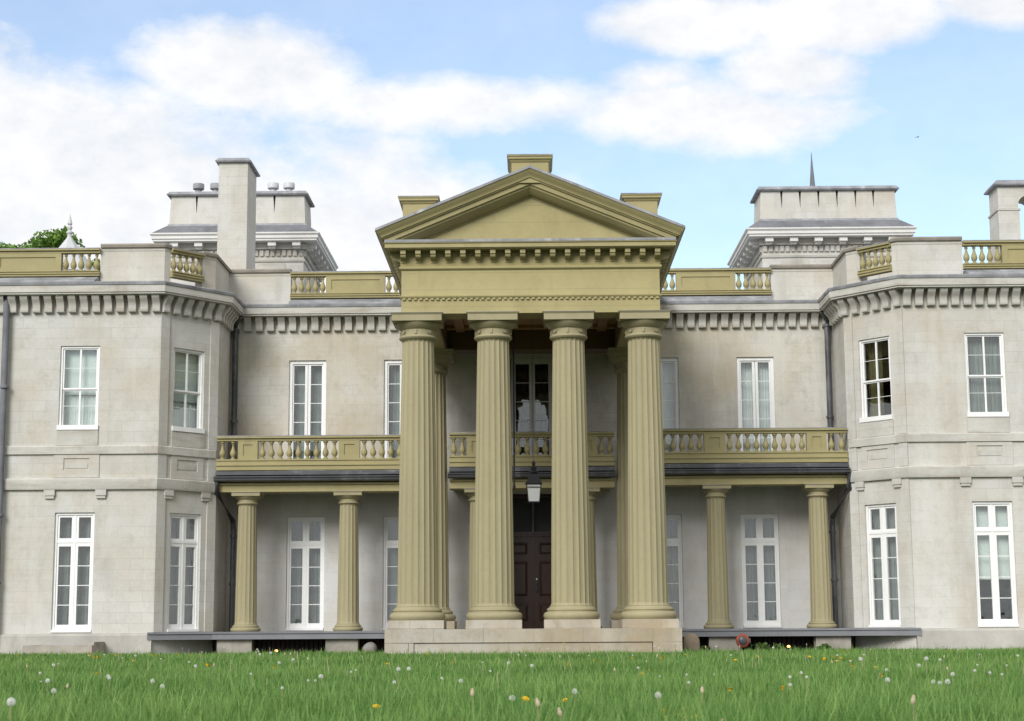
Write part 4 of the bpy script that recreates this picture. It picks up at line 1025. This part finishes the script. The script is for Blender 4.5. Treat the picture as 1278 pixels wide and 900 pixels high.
# dandelions: seed heads, yellow flowers and dry stalks
def stem_mesh(h, mat, bend, r=0.0035):
    m = MB(); m.tube([(0,0,0),(bend*0.3,0,h*0.4),(bend*0.8,bend*0.2,h*0.8),(bend,bend*0.3,h)], r, mat, 5); return m.mesh('dandelion')
def puff_mesh(r):
    m = MB(); n = 110
    for i in range(n):
        z = 1-2*(i+0.5)/n; a = i*2.39996; q = math.sqrt(max(0,1-z*z)); d = Vector((q*math.cos(a),q*math.sin(a),z))
        if z < -0.85: continue
        u = d.orthogonal().normalized(); w = d.cross(u); tip = d*r; k = r*0.13
        m.add([tuple(d*r*0.12),tuple(tip+u*0.0006),tuple(tip-u*0.0006)], [(0,1,2)], 'puff')
        m.add([tuple(tip*0.96)]+[tuple(tip*(1.0)+(u*math.cos(t)+w*math.sin(t))*k) for t in [j*math.pi/3 for j in range(6)]], [(0,j+1,(j+1)%6+1) for j in range(6)], 'puff')
    m.lathe([(0.003,-r*0.2),(r*0.22,-r*0.08),(r*0.24,r*0.08),(0.003,r*0.16)], 'straw', 0, 0, 8)
    return m.mesh('seed_head', smooth=False)
def flower_mesh(r):
    m = MB()
    for ring, (n, rr, zz) in enumerate(((22,r,0.0),(18,r*0.78,0.006),(12,r*0.5,0.011))):
        for i in range(n):
            a = 2*math.pi*(i+0.4*ring)/n; c, s = math.cos(a), math.sin(a); w = rr*0.13
            m.add([(c*0.002-s*w*0.4,s*0.002+c*w*0.4,zz),(c*0.002+s*w*0.4,s*0.002-c*w*0.4,zz),(c*rr+s*w,s*rr-c*w,zz+rr*0.22),(c*rr*1.05,s*rr*1.05,zz+rr*0.2),(c*rr-s*w,s*rr+c*w,zz+rr*0.22)], [(0,1,2,3,4)], 'yellow')
    m.lathe([(0.004,-0.014),(r*0.38,-0.008),(r*0.42,0.0),(r*0.3,0.010),(0.003,0.014)], 'yellow', 0, 0, 10)
    return m.mesh('flower_head', smooth=False)
def bud_mesh():
    return MB().lathe([(0.004,-0.004),(0.010,0.004),(0.011,0.016),(0.007,0.026),(0.008,0.030),(0.003,0.036)], 'straw', 0, 0, 8).mesh('closed_head')
stems_s = [stem_mesh(h, 'stem', b) for h, b in ((0.20,0.02),(0.23,-0.03),(0.18,0.035),(0.25,0.01))]
stems_y = [stem_mesh(h, 'stem', b) for h, b in ((0.13,0.02),(0.155,-0.02),(0.12,0.03))]
stems_d = [stem_mesh(h, 'straw', b, 0.003) for h, b in ((0.22,0.03),(0.28,-0.05),(0.19,0.06),(0.25,0.02))]
tops = {}
def topof(me): return max((v.co for v in me.vertices), key=lambda c: c.z).copy()
for me in stems_s+stems_y+stems_d: tops[me.name] = topof(me)
puffs = [puff_mesh(r) for r in (0.010,0.013,0.019)]; flowers = [flower_mesh(r) for r in (0.022,0.026)]; bud = bud_mesh()
SEED = [(-6.62,-10.7),(-4.8,-15.07),(-4.0,-16.94),(-3.16,-22.99),(-3.22,-24.15),(-2.68,-24.67),(-2.36,-22.84),(-1.7,-23.7),(-1.85,-21.95),(-3.13,-15.92),(-2.92,-16.31),(-4.32,-22.12),(-3.78,-23.86),(-3.43,-24.89),(-4.62,-21.18),(-2.52,-28.91),(-1.72,-24.1),(-1.58,-26.38),(-1.84,-19.97),(-1.08,-23.75),(-0.79,-22.43),(-0.59,-22.72),(-1.16,-21.18),(-0.62,-15.82),(-0.45,-19.13),(-0.12,-26.6),(0.0,-18.61),(0.92,-22.2),(1.13,-21.8),(1.26,-23.11),(0.25,-26.57),(0.72,-27.37),(1.25,-23.26),(1.64,-21.63),(2.08,-23.2),(1.86,-24.75),(1.86,-25.45),(2.28,-22.67),(3.58,-19.7),(2.76,-23.93),(4.12,-18.8),(3.99,-19.68),(3.14,-23.49),(2.98,-24.64),(3.44,-23.09),(3.01,-24.65),(3.77,-22.39),(5.47,-17.7),(3.78,-22.99),(3.98,-22.61),(4.59,-20.45),(4.18,-19.48)]
BUDS = [(-0.32,-27.84),(0.03,-29.32),(0.1,-29.0),(1.02,-26.68),(0.81,-29.63),(1.72,-29.38)]
YEL = [(-6.52,-5.6),(-4.11,-15.48),(-3.05,-16.86),(-8.62,-7.94),(-7.25,-4.06),(-0.95,-26.65),(-0.4,-28.33),(0.42,-16.2),(0.92,-13.73),(1.53,-10.1),(2.01,-10.75),(1.37,-16.87),(1.07,-20.35),(0.2,-25.54),(-0.03,-26.43),(0.86,-26.8),(0.79,-28.0),(-0.49,-26.37),(-1.12,-12.94),(-0.47,-13.13),(4.24,-10.79),(4.04,-13.14),(4.39,-12.0),(4.31,-12.82),(4.66,-11.18),(4.51,-12.47),(3.78,-16.8),(3.56,-18.08),(3.98,-17.13),(3.26,-20.99),(1.84,-24.56),(2.6,-22.11),(3.8,-22.71),(3.44,-23.84),(4.53,-21.07),(0.87,-27.08),(0.82,-28.1),(0.78,-27.2),(0.84,-27.5),(0.88,-27.9),(0.80,-27.7),(0.75,-27.9),(1.53,-23.94)]
rr = random.Random(21)
def scatter(n, y0, y1):
    out = []
    while len(out) < n:
        y = y0+(y1-y0)*rr.random()**0.8; hw = (y+37.3)*0.30
        out.append((rr.uniform(-hw,hw), y))
    return out
def dandelion(p, stems, heads, label, cat, group, name, hname, sc=1.0):
    sm = rr.choice(stems)
    o = link(name, sm, None, (p[0],p[1],0), rr.random()*6.28); k = sc*rr.uniform(0.9,1.12); o.scale = (k,k,k)
    tag(o, label, cat, group)
    if heads:
        h = link(hname, rr.choice(heads), o, tuple(tops[sm.name])); h.rotation_euler = (rr.uniform(-0.5,0.5), rr.uniform(-0.5,0.5), rr.random()*6)
for p in SEED+scatter(50,-22,0.5): dandelion(p, stems_s, puffs, 'white round dandelion seed head on a thin stem in the lawn', 'dandelion', 'white dandelion seed heads in the lawn', 'dandelion', 'seed_head')
for p in BUDS+scatter(30,-26,-2): dandelion(p, stems_s, [bud], 'closed pale dandelion head on a stem in the lawn', 'dandelion', 'closed pale dandelion heads in the lawn', 'closed_dandelion', 'closed_head')
for p in YEL+scatter(30,-18,0.5): dandelion(p, stems_y, flowers, 'open yellow dandelion flower low in the lawn', 'dandelion', 'yellow dandelion flowers in the lawn', 'yellow_dandelion', 'flower_head')
for p in scatter(90,-24,0.5): dandelion(p, stems_d, None, 'bare straw coloured dandelion stalk without a head in the lawn', 'stalk', 'bare dandelion stalks in the lawn', 'dandelion_stalk', None)

def weed(x, y, h, n, label):
    m = MB(); root = None; P=[]; sz=[]
    for i in range(n):
        a = rr.random()*6.28; q = rr.uniform(0.02,0.16); t = (math.cos(a)*q, math.sin(a)*q, h*rr.uniform(0.5,1.0))
        m.tube([(0,0,0),(t[0]*0.4,t[1]*0.4,t[2]*0.6),t], [0.006,0.004,0.003], 'stem', 5)
        for j in range(5): P.append((t[0]+rr.gauss(0,0.05), t[1]+rr.gauss(0,0.05), t[2]*rr.uniform(0.5,1.05))); sz.append(rr.uniform(0.07,0.13))
    o = m.build('weed', None, (x,y,0)); tag(o, label, 'weed')
    link('leaf', leaf_mesh('leaf', P, sz, 'weed', 0.7), o)
weed(5.32, 3.2, 0.22, 12, 'broad leaved green weed just right of the red bell')
weed(5.72, 3.2, 0.22, 10, 'broad leaved green weed between the red bell and the orange lamp')
weed(6.75, 3.1, 0.20, 8, 'small green weed in front of the right corner pier')
weed(4.05, 3.3, 0.16, 7, 'small green weed beside the brown stone bollard')

# a bird far off over the right wing
bd = MB(); bd.tube([(-0.16,0,0),(-0.08,0,0.01),(0.06,0,0.01),(0.15,0,0.02),(0.2,0,0.02)], [0.012,0.035,0.045,0.03,0.006], 'bird', 8)
for s in (-1, 1):
    bd.add([(-0.04,s*0.03,0.02),(0.07,s*0.03,0.02),(0.06,s*0.22,0.10),(-0.04,s*0.40,0.06),(-0.02,s*0.22,0.085)], [(0,1,2,3,4)], 'bird')
bdo = bd.build('bird', None, (23.5,63,29.8), 0.5); bdo.scale = (0.55,)*3
tag(bdo, 'small dark bird flying in the blue sky above the right wing', 'bird')
